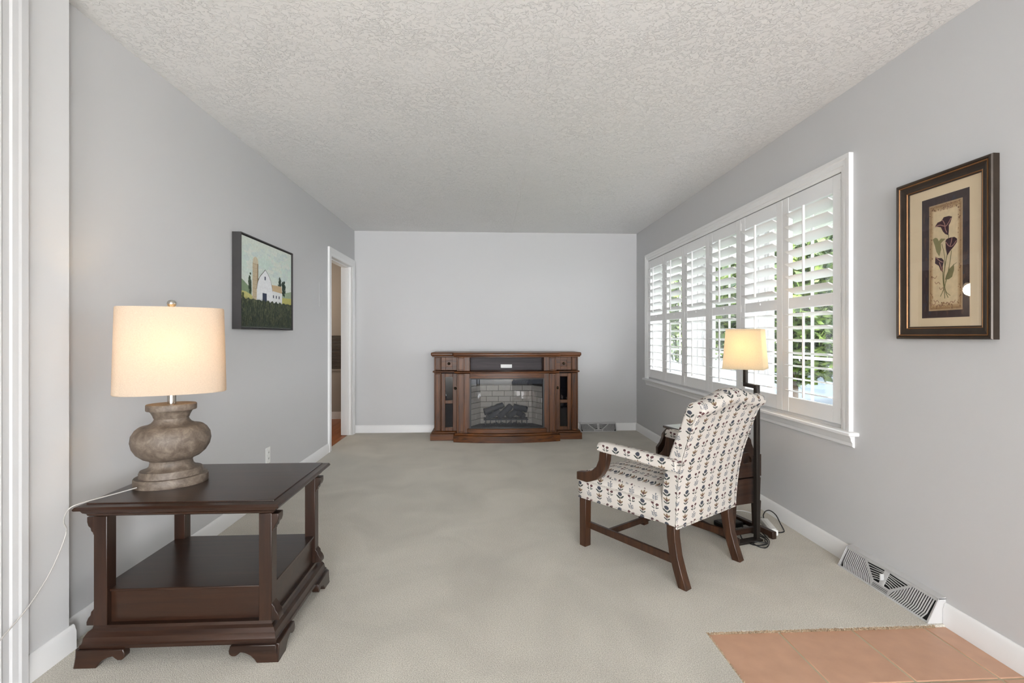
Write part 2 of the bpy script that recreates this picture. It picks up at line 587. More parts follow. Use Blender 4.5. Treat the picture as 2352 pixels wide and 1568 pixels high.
        if subsurf:
            q = o.modifiers.new('subd', 'SUBSURF')
            q.levels = q.render_levels = subsurf
        return o

def tag(o, label=None, cat=None, group=None, kind=None):
    if label: o['label'] = label
    if cat: o['category'] = cat
    if group: o['group'] = group
    if kind: o['kind'] = kind
    return o

def thing(name, label, cat, loc=(0, 0, 0), rz=0, group=None):
    o = bpy.data.objects.new(name, None)
    o.empty_display_size = 0.1
    o.location = loc
    o.rotation_euler = (0, 0, rz)
    COL.objects.link(o)
    return tag(o, label, cat, group)

def struct(o, label=None):
    o['kind'] = 'structure'
    if label: o['label'] = label
    return o

def inst(me, name, parent=None, loc=(0, 0, 0), rot=(0, 0, 0), scale=(1, 1, 1)):
    o = bpy.data.objects.new(name, me)
    o.location, o.rotation_euler, o.scale = loc, rot, scale
    COL.objects.link(o)
    if parent: o.parent = parent
    return o

def spline(pts, n=8):
    """Catmull-Rom through points"""
    P = [Vector(p) for p in pts]
    P = [P[0] * 2 - P[1]] + P + [P[-1] * 2 - P[-2]]
    out = []
    for i in range(1, len(P) - 2):
        for k in range(n):
            t = k / n
            a, b, c, d = P[i - 1], P[i], P[i + 1], P[i + 2]
            out.append(0.5 * ((2 * b) + (c - a) * t + (2 * a - 5 * b + 4 * c - d) * t * t + (3 * b - a - 3 * c + d) * t ** 3))
    out.append(P[-2])
    return out

# ------------------------------------------------------------------ room shell
L, R, B, H = -1.59, 1.868, 6.06, 2.44
WT = 0.115
# floor slab with carpet and tiles
fl = MB().box(-4.6, 2.09, -7.0, 6.2, -0.2, -0.0115).build('floor', M['grout'])
struct(fl, 'floor of the living room, carpet with a corner of clay tiles')
TX, TY = 0.868, 1.905                     # corner where carpet meets tiles
cp = MB()
cp.prism([(-4.5, -6.95), (TX, -6.95), (TX, TY), (R, TY), (R, 6.06), (-1.64, 6.06), (-1.64, 2.3), (-4.5, 2.3)], -0.016, 0.0)
carpet = cp.build('carpet', M['carpet'], fl, bevel=0.006, seg=2)
carpet['label'] = 'pale grey beige cut pile carpet'
# fuzzy tufts where the carpet edge meets the tiles
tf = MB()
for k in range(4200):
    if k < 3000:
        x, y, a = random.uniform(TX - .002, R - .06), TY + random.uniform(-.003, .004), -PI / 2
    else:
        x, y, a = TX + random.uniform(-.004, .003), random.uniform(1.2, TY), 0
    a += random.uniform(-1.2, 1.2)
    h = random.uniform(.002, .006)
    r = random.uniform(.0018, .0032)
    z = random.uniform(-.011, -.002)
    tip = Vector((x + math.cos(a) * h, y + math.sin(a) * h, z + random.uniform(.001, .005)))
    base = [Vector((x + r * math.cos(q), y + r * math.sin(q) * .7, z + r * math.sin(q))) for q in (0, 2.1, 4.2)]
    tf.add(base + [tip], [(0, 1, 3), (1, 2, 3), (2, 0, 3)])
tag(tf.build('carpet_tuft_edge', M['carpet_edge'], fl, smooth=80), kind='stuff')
# clay tiles
tsz, pitch = 0.294, 0.302
xs = [0.862, 1.164, 1.466, 1.768]
tile_me = MB().box(0, tsz, 0, tsz, -0.022, -0.008)
i = 0
for iy in range(0, 12):
    y1 = 1.905 - iy * pitch
    for ix, x0 in enumerate(xs):
        x1 = min(x0 + tsz, R)
        t = MB().box(x0 + random.uniform(-.001, .001), x1, y1 - tsz, y1 + (0.02 if iy == 0 else 0), -0.022, -0.0085 + random.uniform(-.0008, .0008))
        t.build('tile', M['tile'], fl, bevel=0.003, seg=2)
# hall floor planks through the doorway
hf = MB().box(-3.2, L - 0.03, 4.4, 7.3, -0.2, -0.02).build('floor_hall', M['slot'])
struct(hf, 'orange oak floor of the hall beyond the doorway')
k = 0
for ix in range(14):
    x0 = -3.0 + ix * 0.1
    cut = [4.4, 5.05 + 0.35 * ((ix * 7) % 5) / 5, 6.0 + 0.5 * ((ix * 3) % 5) / 5, 7.2]
    for a, c in zip(cut[:-1], cut[1:]):
        MB().box(x0, min(x0 + 0.0975, L - 0.045), a, c - .002, -0.02, -0.006 - .0005 * (k % 3)).build('plank', M['hallfloor'], hf)
        k += 1

ce = struct(MB().box(-4.6, 2.09, -7.12, 7.3, H, H + 0.12).build('ceiling', M['ceiling']), 'white stipple textured ceiling')
MB().prism([(0.285, H - .0005), (0.300, H - .0035), (0.315, H - .0005)], 1.2, 6.06, 'y').build('seam', M['ceiling'], ce)

# back wall
struct(MB().box(L - WT, R + .22, B, B + .12, 0, H).build('wall_back', M['wall']), 'light grey wall behind the fireplace console')
# left wall with doorway; nearer part stands 45 mm proud, with a cased opening
DY0, DY1, DZ = 5.135, 5.935, 1.985
wl = MB()
wl.box(L - WT, L, 1.915, DY0 - .016, -.016, H)
wl.box(L - WT, L, DY1 + .016, B, -.016, H)
wl.box(L - WT, L, DY0 - .016, DY1 + .016, DZ + .016, H)
wl.box(L - WT, L + .045, .54, 1.64, 2.32, H)
wl.box(L - WT, L + .045, -7.0, .54, -.016, H)
struct(wl.build('wall_left', M['wall']), 'light grey wall with the barn picture and doorway')
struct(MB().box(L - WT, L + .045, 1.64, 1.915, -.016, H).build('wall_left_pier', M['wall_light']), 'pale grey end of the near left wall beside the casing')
# right wall with window hole
WY0, WY1, WZ0, WZ1 = 2.50, 5.60, 0.70, 2.03
wr = MB()
X0, X1 = R, R + .22
wr.box(X0, X1, -7.0, -4.75, -.2, H)
wr.box(X0, X1, -4.75, -2.45, 2.12, H)  # over the unseen opening added for the right fill light
wr.box(X0, X1, -4.75, -2.45, -.2, .06)
wr.box(X0, X1, -2.45, WY0, -.2, H)
wr.box(X0, X1, WY1, B + .12, -.2, H)
wr.box(X0, X1, WY0, WY1, -.2, WZ0)
wr.box(X0, X1, WY0, WY1, WZ1, H)
struct(wr.build('wall_right', M['wall']), 'light grey wall with shuttered window and flower picture')
# entry side behind the camera with a wide opening added for the fill light, and the dining room beside it
en = MB()
en.box(-4.6, -1.55, -7.12, -7.0, -.2, H)
en.box(1.55, 2.09, -7.12, -7.0, -.2, H)
en.box(-1.55, 1.55, -7.12, -7.0, 2.36, H)
en.box(-1.55, 1.55, -7.12, -7.0, -.2, .3)
struct(en.build('wall_entry', M['wall']))
dn = MB()
dn.box(-4.72, -4.6, -7.12, 2.42, -.2, H)
dn.box(-4.6, L - WT, 2.3, 2.42, -.2, H)
struct(dn.build('wall_dining', M['wall']))
# hall
hw = MB()
hw.box(-3.0, L + .05, 7.15, 7.27, 0, H)
hw.box(-2.82, -2.70, 4.4, 7.15, 0, H)
hw.box(-2.82, L - WT, 4.3, 4.42, 0, H)
hw.box(L - WT, L - .04, 6.18, 7.15, 0, H)
struct(hw.build('wall_hall', M['hallwall']), 'taupe hall wall seen through the doorway')
struct(MB().box(-2.7, L - WT, 7.135, 7.15, -.01, .095).build('baseboard_hall', M['trim']))

def base_profile(t=.015, h=.092):
    return [(0, 0), (t, 0), (t, h * .74), (t * .72, h * .84), (t * .6, h * .95), (t * .25, h), (0, h)]
def baseboard(name, p0, p1, nrm, label=None):
    p0, p1, n = Vector(p0), Vector(p1), Vector(nrm)
    l = [[p + n * a + Vector((0, 0, b)) for a, b in base_profile()] for p in (p0, p1)]
    return struct(MB().loft(l).build(name, M['trim'], smooth=40), label)
baseboard('baseboard_back', (L, B, 0), (1.15, B, 0), (0, -1, 0))
baseboard('baseboard_back.001', (1.60, B, 0), (R, B, 0), (0, -1, 0))
baseboard('baseboard_left', (L, 1.915, 0), (L, DY0 - .085, 0), (1, 0, 0))
baseboard('baseboard_left.001', (L + .045, 1.728, 0), (L + .045, 1.93, 0), (1, 0, 0))
baseboard('baseboard_right', (R, 2.445, 0), (R, B, 0), (-1, 0, 0))
baseboard('baseboard_right.001', (R, -2.45, -.008), (R, 1.915, -.008), (-1, 0, 0))
baseboard('baseboard_right.002', (R, -7.0, -.008), (R, -4.75, -.008), (-1, 0, 0))

# door casing of the hall doorway
d1 = struct(MB().box(L - WT - .01, L + .004, DY0 - .018, DY0, 0, DZ).box(L - WT - .01, L + .004, DY1, DY1 + .018, 0, DZ)
            .box(L - WT - .009, L + .003, DY0 - .017, DY1 + .017, DZ - .001, DZ + .018).build('door_1', M['trim']), 'white painted frame of the doorway to the hall')
cs = MB()
def ring3(mb, prof, y0, y1, z1, x, sgn):
    """three-sided casing around an opening; prof: (outset, projection)"""
    for (o0, h0), (o1, h1) in zip(prof[:-1], prof[1:]):
        pts0 = [(x + sgn * h0, y0 - o0, 0), (x + sgn * h0, y0 - o0, z1 + o0), (x + sgn * h0, y1 + o0, z1 + o0), (x + sgn * h0, y1 + o0, 0)]
        pts1 = [(x + sgn * h1, y0 - o1, 0), (x + sgn * h1, y0 - o1, z1 + o1), (x + sgn * h1, y1 + o1, z1 + o1), (x + sgn * h1, y1 + o1, 0)]
        mb.add(pts0 + pts1, [(0, 1, 5, 4), (1, 2, 6, 5), (2, 3, 7, 6)])
PROF = [(0, 0), (0, .011), (.006, .014), (.03, .013), (.055, .017), (.07, .02), (.085, .02), (.085, 0)]
ring3(cs, PROF, DY0, DY1, DZ, L, 1)
cs.build('casing', M['trim'], d1, smooth=30)
MB().box(L - .075, L - .035, DY1 - .012, DY1 + .002, 0, DZ).box(L - .075, L - .035, DY0 - .002, DY0 + .012, 0, DZ).box(L - .075, L - .035, DY0 + .012, DY1 - .012, DZ - .012, DZ + .001).build('stop', M['trim'], d1)
# cased opening at the near left
t1 = MB()
ring3(t1, [(0, 0), (0, .012), (.012, .016), (.018, .013), (.04, .013), (.047, .017), (.066, .019), (.074, .022), (.098, .022), (.098, 0)], .55, 1.63, 2.31, L + .045, 1)
t1.box(L - WT, L + .05, 1.612, 1.632, 0, 2.31).box(L - WT, L + .05, .548, .568, 0, 2.31).box(L - WT, L + .05, .55, 1.63, 2.295, 2.315)
struct(t1.build('trim_1', M['wall'], smooth=30), 'pale moulded casing at the edge of the near left wall')

# ------------------------------------------------------------------ window
w1 = struct(MB().box(R + .16, R + .215, WY0, WY1, WZ0, WZ0 + .035).box(R + .16, R + .215, WY0, WY1, WZ1 - .035, WZ1)
            .build('window_1', M['trim']), 'wide white window of three bays behind shutters')
cm = MB()
CPROF = [(0, 0), (0, .008), (.01, .012), (.022, .012), (.026, .017), (.05, .017), (.056, .022), (.075, .024), (.075, 0)]
for (o0, h0), (o1, h1) in zip(CPROF[:-1], CPROF[1:]):
    q = []
    for o, h in ((o0, h0), (o1, h1)):
        x = R - h
        q += [(x, WY0 - o, WZ0 - .02), (x, WY0 - o, WZ1 + o), (x, WY1 + o, WZ1 + o), (x, WY1 + o, WZ0 - .02)]
    cm.add(q, [(0, 1, 5, 4), (1, 2, 6, 5), (2, 3, 7, 6)])
cm.build('casing', M['trim'], w1, smooth=30)
MB().box(R - .05, R + .06, WY0 - .115, WY1 + .095, .662, .682).build('sill', M['trim'], w1, bevel=.006)
ap = [(0, .600), (.004, .600), (.012, .606), (.012, .622), (.02, .634), (.022, .648), (.03, .662), (0, .662)]
MB().loft([[(R - a, y, z) for a, z in ap] for y in (WY0 - .085, WY1 + .07)]).build('apron', M['trim'], w1, smooth=30)
# reveal linings and mullions between the bays
BAY = [WY0, 3.53, 4.565, WY1]
mu = MB()
mu.box(R + .03, R + .215, WY0 - .001, WY0 + .012, WZ0, WZ1).box(R + .03, R + .215, WY1 - .012, WY1 + .001, WZ0, WZ1)
mu.box(R + .0, R + .215, WY0, WY1, WZ0 - .001, WZ0 + .012).box(R + .03, R + .215, WY0, WY1, WZ1 - .012, WZ1 + .001)
mu.build('reveal', M['trim'], w1)
for yb in BAY[1:3]:
    m_ = MB().box(R + .03, R + .205, yb - .045, yb + .045, WZ0, WZ1)
    m_.box(R + .10, R + .20, yb - .06, yb + .06, WZ0, WZ1).box(R + .14, R + .19, yb - .075, yb + .075, WZ0, WZ1)
    m_.build('mullion', M['trim'], w1, bevel=.004)
for b in range(3):
    y0, y1 = BAY[b] + (.012 if b == 0 else .06), BAY[b + 1] - (.012 if b == 2 else .06)
    s_ = MB()
    xa, xb = R + .15, R + .19
    s_.box(xa, xb, y0, y0 + .04, WZ0 + .01, WZ1 - .01).box(xa, xb, y1 - .04, y1, WZ0 + .01, WZ1 - .01)
    s_.box(xa, xb, y0, y1, WZ0 + .01, WZ0 + .05).box(xa, xb, y0, y1, WZ1 - .05, WZ1 - .01)
    yc = (y0 + y1) / 2
    s_.box(xa + .014, xa + .026, yc - .009, yc + .009, WZ0 + .01, WZ1 - .01)
    s_.box(xa + .004, xb - .002, y0 + .04, y1 - .04, 1.02, 1.038)
    s_.build('sash', M['trim'], w1, bevel=.003)
    for a, c in ((y0 + .04, yc - .009), (yc + .009, y1 - .04)):
        for zz0, zz1 in ((WZ0 + .05, 1.02), (1.038, WZ1 - .05)):
            MB().box(R + .168, R + .172, a, c, zz0, zz1).build('pane', M['window_glass'], w1)

# plantation shutters: six hinged panels, two tiers of louvers each
edges = [WY0 + .004 + (WY1 - WY0 - .008) * q / 6 for q in range(7)]
SX0, SX1 = R - .006, R + .022
ST = .062
def louver_mesh(w, deg):
    n = 14
    prof = []
    for k in range(n):
        a = 2 * PI * k / n
        prof.append((.0445 * math.cos(a), .0045 * math.sin(a)))
    t = math.radians(deg)
    rot = [(x * math.cos(t) + z * math.sin(t), -x * math.sin(t) + z * math.cos(t)) for x, z in prof]   # room side (-x) up
    return MB().loft([[(x, y, z) for x, z in rot] for y in (-w / 2, w / 2)]).build('louver', M['trim'], smooth=50, mesh_only=True)
ords = ['hinged to the window frame beside the calla lily picture', 'second from the calla lily picture', 'third from the calla lily picture',
        'third from the fireplace corner', 'second from the fireplace corner', 'hinged to the window frame nearest the fireplace corner']
lw = (edges[1] - edges[0]) - .003 - 2 * ST
LMS = [louver_mesh(lw - .004, 11), louver_mesh(lw - .004, 23)]
rodm = MB().prism([(-.006, -.005), (.006, -.005), (.006, .003), (.003, .006), (-.003, .006), (-.006, .003)], 0, .49).build('tilt_rod', M['trim'], mesh_only=True)
for p in range(6):
    y0, y1 = edges[p] + .0015, edges[p + 1] - .0015
    yc = (y0 + y1) / 2
    th = thing('plantation_shutter', 'white louvered plantation shutter panel ' + ords[p], 'shutter', (R, yc, WZ0), 0, 'plantation shutters in the window')
    hw_ = (y1 - y0) / 2
    for sg in (-1, 1):
        a, c = (-hw_, -hw_ + ST) if sg < 0 else (hw_ - ST, hw_)
        MB().box(-.006, .022, a, c, .003, WZ1 - WZ0 - .004).build('stile', M['trim'], th, bevel=.003)
    for z0, z1 in ((.003, .093), (.635, .703), (1.237, WZ1 - WZ0 - .004)):
        MB().box(-.005, .021, -hw_ + ST, hw_ - ST, z0, z1).build('rail', M['trim'], th, bevel=.003)
    for ti, (z0, z1) in enumerate(((.093, .635), (.703, 1.237))):
        n = 7
        for k in range(n):
            z = z0 + (k + .5) * (z1 - z0) / n
            inst(LMS[ti], 'louver', th, (.008, 0, z))
        # rod hangs on the room edges of the louvers
        inst(rodm, 'tilt_rod', th, (-.0405, 0, z0 + (.018 if ti == 0 else .030)), (0, 0, PI / 2))
    hs = -1 if p % 2 == 0 else 1
    for z in (.06, .67, 1.265):
        MB().box(-.0085, -.005, hs * (hw_ - .006) - .006, hs * (hw_ - .006) + .006, z - .027, z + .027).build('hinge', M['trim'], th, bevel=.001)
    MB().box(-.009, -.004, -.006, .006, .678, .69).build('catch', M['trim'], th)

# ------------------------------------------------------------------ outside
struct(MB().box(2.09, 40, -20, 40, -.6, -.45).build('garden_lawn', M['lawn']), 'green lawn outside the window')
dr = struct(MB().add([(8, -10, -.44), (16, -10, .55), (16, 40, .55), (8, 40, -.44)], [(0, 1, 2, 3)]).build('driveway', M['drive']), 'pale blue grey concrete driveway outside')
sf = struct(MB().box(2.09, 3.3, -3, 8.5, 2.20, 2.26).build('porch_soffit', M['trim']), 'white ribbed eave soffit outside the window')
for k in range(34):
    x = 2.12 + k * .034
    MB().box(x, x + .022, 1.5, 8.5, 2.188, 2.201).build('soffit_rib', M['trim'], sf)
def bush(loc, rx, ry, rz, n, mat, label, ls=.09, stem=False):
    t = thing('garden_tree', label, 'tree', loc, 0, 'trees outside the window')
    mb = MB()
    for _ in range(n):
        while True:
            q = Vector((random.uniform(-1, 1), random.uniform(-1, 1), random.uniform(-1, 1)))
            if 0.25 < q.length < 1: break
        c = Vector((q.x * rx, q.y * ry, rz + q.z * rz + .85))
        a = Vector((random.gauss(0, 1), random.gauss(0, 1), random.gauss(0, 1))).normalized()
        b = a.orthogonal().normalized()
        s = ls * random.uniform(.6, 1.3)
        mb.add([c - a * s, c + b * s * .45, c + a * s, c - b * s * .45], [(0, 1, 2, 3)])
    tag(mb.build('foliage', mat, t), kind='stuff')
    MB().tube([(0, 0, 0), (.03, .02, rz * .6), (0, 0, rz * 1.2 + .5)], [.12, .1, .06], 8).build('trunk', M['bark'], t, smooth=60)
bush((4.75, 7.5, -.45), 1.5, 1.25, 1.55, 11000, M['leaf'], 'bright green leafy tree close outside the shuttered window', .085)
bush((7.9, 10.6, -.45), 1.6, 1.7, 2.3, 9000, M['leaf2'], 'deep green tree beyond the bright leafy tree outside', .11)
bush((5.0, 11.8, -.45), 1.2, 1.7, 2.4, 8000, M['leaf'], 'yellow green tree in the garden behind the bright leafy tree', .11)
bush((10.6, 16.0, -.3), 2.4, 3.0, 3.2, 9000, M['leaf2'], 'large deep green tree across the driveway', .16)
bush((11.6, 10.4, -.3), 1.9, 2.2, 3.0, 7000, M['leaf'], 'tall bright green tree across the driveway', .14)

# ------------------------------------------------------------------ end table (dark cherry)
et = thing('end_table', 'dark cherry end table with lower shelf box and bracket feet, carrying the oval lamp', 'table', (-1.095, 2.10, 0), 0)
hx, hy = .352, .292
MB().rects([(hx - .045, hy - .045, .520), (hx - .028, hy - .028, .528), (hx - .026, hy - .026, .534), (hx - .018, hy - .018, .540), (hx - .014, hy - .014, .548),
            (hx - .014, hy - .014, .551), (hx, hy, .553), (hx + .002, hy + .002, .558), (hx - .003, hy - .003, .566), (hx - .02, hy - .02, .570)]).build('top_moulding', M['cherry'], et, smooth=20)
MB().box(-hx + .026, hx - .026, -hy + .026, hy - .026, .565, .574).build('top', M['cherry'], et, bevel=.002)
lx, ly, lt = .312, .252, .046
legp = [(0, .127), (lt, .127), (lt, .521), (0, .521)]
for sx in (-1, 1):
    for sy in (-1, 1):
        pr = [(.004, .452), (-.003, .455), (-.004, .462), (-.010, .468), (-.012, .478), (-.020, .486), (-.024, .500), (-.024, .519), (.004, .519)]
        pb = [(.004, .129), (-.026, .129), (-.026, .142), (-.020, .156), (-.012, .166), (-.010, .178), (-.003, .186), (.004, .198)]
        m_ = MB()
        m_.box(*sorted((sx * lx, sx * (lx - lt))), *sorted((sy * ly, sy * (ly - lt))), .127, .521)
        for q in (pr, pb):
            m_.prism([(sx * (lx - p), z) for p, z in q], sy * (ly - .001), sy * (ly - lt + .003), 'y')
        m_.build('leg', M['cherry_v'], et, bevel=.002)
sh = MB().box(-lx + .012, lx - .012, -ly + .022, ly - .022, .12, .246).build('shelf_box', M['cherry'], et, bevel=.002)
MB().box(-lx + .004, lx - .004, -ly + .014, ly - .014, .243, .252).build('shelf', M['cherry'], et, bevel=.002)
MB().rects([(hx - .012, hy - .012, .062), (hx - .012, hy - .012, .074), (hx - .016, hy - .016, .078), (hx - .018, hy - .018, .084), (hx - .020, hy - .020, .098),
            (hx - .028, hy - .028, .112), (hx - .038, hy - .038, .120), (hx - .040, hy - .040, .130)]).build('base_moulding', M['cherry'], et, smooth=20)
foot = [(.0015, .0005), (.082, 0), (.090, .012), (.104, .026), (.124, .036), (.142, .040), (.150, .033), (.160, .026), (.174, .026), (.184, .034), (.186, .046), (.180, .064), (.012, .064), (.010, .04)]
for sx in (-1, 1):
    for sy in (-1, 1):
        m_ = MB()
        m_.prism([(sx * (hx + .002 - p * .95), z) for p, z in foot], sy * (hy - .001), sy * (hy - .03), 'y')
        m_.prism([(sy * (hy - p * .85), z) for p, z in foot], sx * (hx - .0005), sx * (hx - .03), 'x')
        m_.build('foot', M['cherry'], et, bevel=.0025)

# ------------------------------------------------------------------ table lamp
lampz = .574
tl = thing('table_lamp', 'oval linen shade lamp with weathered grey urn base on the cherry end table', 'lamp', (-1.272, 2.069, lampz), math.radians(27))
RAT = .80
LS = .765
base = [(.165, 0), (.167, .004), (.167, .030), (.163, .034), (.145, .035), (.143, .040), (.143, .052), (.138, .060), (.112, .066), (.099, .076), (.095, .090), (.098, .098)]
MB().lathe(base, 56, LS, LS * RAT).build('plinth', M['stone'], tl, smooth=35)
body = [(.075, .094), (.098, .098), (.128, .108), (.155, .126), (.173, .150), (.180, .175), (.176, .200), (.160, .221), (.145, .231), (.138, .234), (.110, .238), (.090, .246), (.080, .256), (.077, .264), (.060, .265)]
MB().lathe(body, 56, LS, LS * RAT).build('urn', M['stone'], tl, smooth=35)
neck = [(.074, .262), (.080, .266), (.084, .276), (.092, .288), (.099, .294), (.112, .296), (.114, .299), (.114, .318), (.111, .321), (.06, .3215)]
MB().lathe(neck, 56, LS, LS * RAT).build('collar', M['stone'], tl, smooth=35)
MB().lathe([(.015, .318), (.0155, .37), (.011, .372), (.011, .50), (.004, .505), (.004, .705)], 20).build('stem', M['chrome'], tl, smooth=35)
MB().lathe([(.003, .702), (.010, .704), (.010, .712), (.014, .716), (.0165, .724), (.0155, .732), (.010, .738), (.001, .740)], 20).build('finial', M['chrome'], tl, smooth=60)
sp_ = []
za, zb = .364, .708
for (r, z) in ((.258, za), (.262, za + .004), (.250, zb - .004), (.247, zb), (.244, zb), (.246, zb - .006), (.257, za + .006), (.255, za)):
    sp_.append((r, z))
sh_ = MB().lathe(sp_ + [sp_[0]], 72, .735, .40, e=2.4, cap=False)
sh_.build('lamp_shade', M['linen'], tl, smooth=30)
sp3 = MB()
for a in (0, PI / 2, PI, 1.5 * PI):
    rr = .180 if a in (0, PI) else .098
    sp3.tube([(0, 0, .70), (math.cos(a) * rr, math.sin(a) * rr, .70)], .0015, 6)
sp3.build('spider', M['chrome'], tl)
MB().lathe([(.012, .50), (.022, .53), (.030, .56), (.028, .585), (.015, .60), (.002, .604)], 20).build('bulb', M['bulb'], tl, smooth=60)
bl = light('table_lamp_light', 'POINT', (0, 0, .56), (0, 0, 0), 2.0, (1.0, .66, .32), shadow_soft_size=.035)
bl.parent = tl
Ci = Matrix.Rotation(-math.radians(27), 3, 'Z')
cw = [(-1.335, 1.962, .588), (-1.38, 1.905, .582), (-1.425, 1.83, .578), (-1.452, 1.80, .566), (-1.478, 1.81, .52), (-1.49, 1.835, .47), (-1.497, 1.80, .385), (-1.50, 1.757, .328), (-1.50, 1.693, .275), (-1.50, 1.606, .228), (-1.50, 1.50, .17), (-1.50, 1.42, .10)]
cl = [Ci @ (Vector(p) - Vector((-1.272, 2.069, lampz))) for p in cw]
MB().tube(spline(cl, 8), .0022, 8).build('cord', M['cord_clear'], tl, smooth=60)

# ------------------------------------------------------------------ armchair
ac = thing('armchair', 'open arm upholstered chair in cream floral print fabric with dark wood legs', 'armchair', (1.1075, 2.3865, 0), math.atan2(.565, .825))
def lerp(tb, z):
    for (z0, a0), (z1, a1) in zip(tb[:-1], tb[1:]):
        if z <= z1: return a0 + (a1 - a0) * (z - z0) / (z1 - z0)
    return tb[-1][1]
rear = [(.018, .272), (.014, .36), (.004, .46), (-.013, .56), (-.038, .65), (-.066, .74), (-.090, .805), (-.104, .836), (-.124, .846), (-.136, .862), (-.138, .882), (-.126, .902), (-.104, .913), (-.080, .911), (-.060, .899), (-.048, .880), (-.036, .845), (-.012, .78), (.016, .71), (.046, .63), (.072, .55), (.090, .47), (.100, .40), (.104, .30), (.095, .272)]
bk = MB()
loops = []
NU = 24
for k in range(NU + 1):
    u = -1 + 2 * k / NU
    zt = .876 + .044 * (0.5 + 0.5 * math.cos(PI * u)) ** 1.2
    kk = (zt - .272) / (.913 - .272)
    crown = .012 * (1 - u ** 4)
    l = []
    for y, z in rear:
        zz = .272 + (z - .272) * (1 + (kk - 1) * max(0, (z - .5) / .41) ** .8 if z > .5 else 1)
        hw2 = .262 + .024 * max(0, (z - .27) / .64)
        front = y > lerp([(.272, .05), (.913, -.09)], z)
        l.append((u * hw2, y + (crown if front else -crown * .5), zz))
    loops.append(l)
bk.loft(loops)
bko = bk.build('backrest', M['floral'], ac, uv=True, bevel=.012, seg=3, smooth=50)
def piping(mb, pts, r=.0042): mb.tube(spline(pts, 5), r, 6)
pp = MB()
for sx in (-1, 1):
    piping(pp, [(sx * (.262 + .024 * (z - .27) / .64), y - .001, z if z < .5 else .272 + (z - .272) * .965) for y, z in rear[0:8]])
pp.tube([(-.262, .016, .272), (.262, .016, .272)], .0042, 6)
pp.build('piping', M['floral'], bko, uv=True, smooth=60)
# seat
se = MB()
def seat_loop(inset, z, dome=0):
    l = []
    pts = []
    fw, bw, yf, yb, rad = .300 - inset, .262 - inset, .636 - inset, .075 + inset * .3, .035
    for k in range(13): pts.append((-bw + 2 * bw * k / 12, yb))
    for k in range(1, 9): pts.append((bw + (fw - bw) * k / 9, yb + (yf - rad - yb) * k / 9))
    for k in range(5):
        a = k / 4 * PI / 2
        pts.append((fw - rad + rad * math.cos(a), yf - rad + rad * math.sin(a)))
    for k in range(1, 12): pts.append((fw - rad - 2 * (fw - rad) * k / 12, yf + .006 * math.sin(PI * k / 12)))
    for k in range(5):
        a = PI / 2 + k / 4 * PI / 2
        pts.append((-fw + rad + rad * math.cos(a), yf - rad + rad * math.sin(a)))
    for k in range(8, 0, -1): pts.append((-bw - (fw - bw) * k / 9, yb + (yf - rad - yb) * k / 9))
    return [(x, y, z) for x, y in pts]
se.loft([seat_loop(.006, .276), seat_loop(0, .282), seat_loop(-.002, .33), seat_loop(0, .366), seat_loop(.002, .372), seat_loop(.001, .380), seat_loop(.006, .396), seat_loop(.02, .412), seat_loop(.05, .428), seat_loop(.10, .440), seat_loop(.17, .446), seat_loop(.22, .447)])
seo = se.build('seat', M['floral'], ac, uv=True, smooth=60)
pw = MB()
lp = seat_loop(-.001, .371)
pw.tube(lp[13:] , .004, 6)
lp = seat_loop(-.001, .279)
pw.tube(lp[13:], .0035, 6)
pw.build('piping', M['floral'], seo, uv=True, smooth=60)
for sx in (-1, 1):
    # padded arm
    am = []
    for y, zt, zb, w in ((.464, .598, .566, .020), (.458, .606, .562, .025), (.42, .611, .560, .027), (.25, .607, .556, .028), (.08, .600, .548, .029), (-.005, .596, .544, .029)):
        r_ = .012
        xc = sx * (.272 + .024 * max(0, y) / .46)
        am.append([(xc - w, y, zb), (xc + w, y, zb), (xc + w, y, zt - r_), (xc + w - r_, y, zt), (xc - w + r_, y, zt), (xc - w, y, zt - r_)])
    MB().loft(am).build('armrest', M['floral'], ac, uv=True, bevel=.006, seg=3, smooth=60)
    ap_ = [(.652, .372), (.652, .416), (.618, .422), (.578, .430), (.538, .446), (.506, .474), (.488, .512), (.482, .562), (.430, .562), (.434, .514), (.448, .470), (.474, .430), (.508, .400), (.545, .384), (.575, .372)]
    MB().prism([(y - .028, z) for y, z in ap_], sx * .288 - .02, sx * .288 + .02, 'x').build('arm_support', M['chairwood'], ac, bevel=.004)
    # legs
    MB().loft([[(sx * .258 - .0225, y0, z), (sx * .258 + .0225, y0, z), (sx * .258 + .0225, y1, z), (sx * .258 - .0225, y1, z)] for y0, y1, z in ((.584, .627, 0), (.580, .628, .284))]).build('leg', M['chairwood'], ac, bevel=.003)
    rl = []
    for z, y in ((.29, .052), (.22, .049), (.14, .036), (.07, .014), (0, -.012)):
        rl.append([(sx * .238 - .0225, y - .022, z), (sx * .238 + .0225, y - .022, z), (sx * .238 + .0225, y + .022, z), (sx * .238 - .0225, y + .022, z)])
    MB().loft(rl).build('leg', M['chairwood'], ac, bevel=.003)
    MB().box(sx * .246 - .009, sx * .246 + .009, .05, .585, .100, .136).build('stretcher', M['chairwood'], ac, bevel=.002)
MB().box(-.238, .238, .44, .458, .103, .133).build('stretcher', M['chairwood'], ac, bevel=.002)

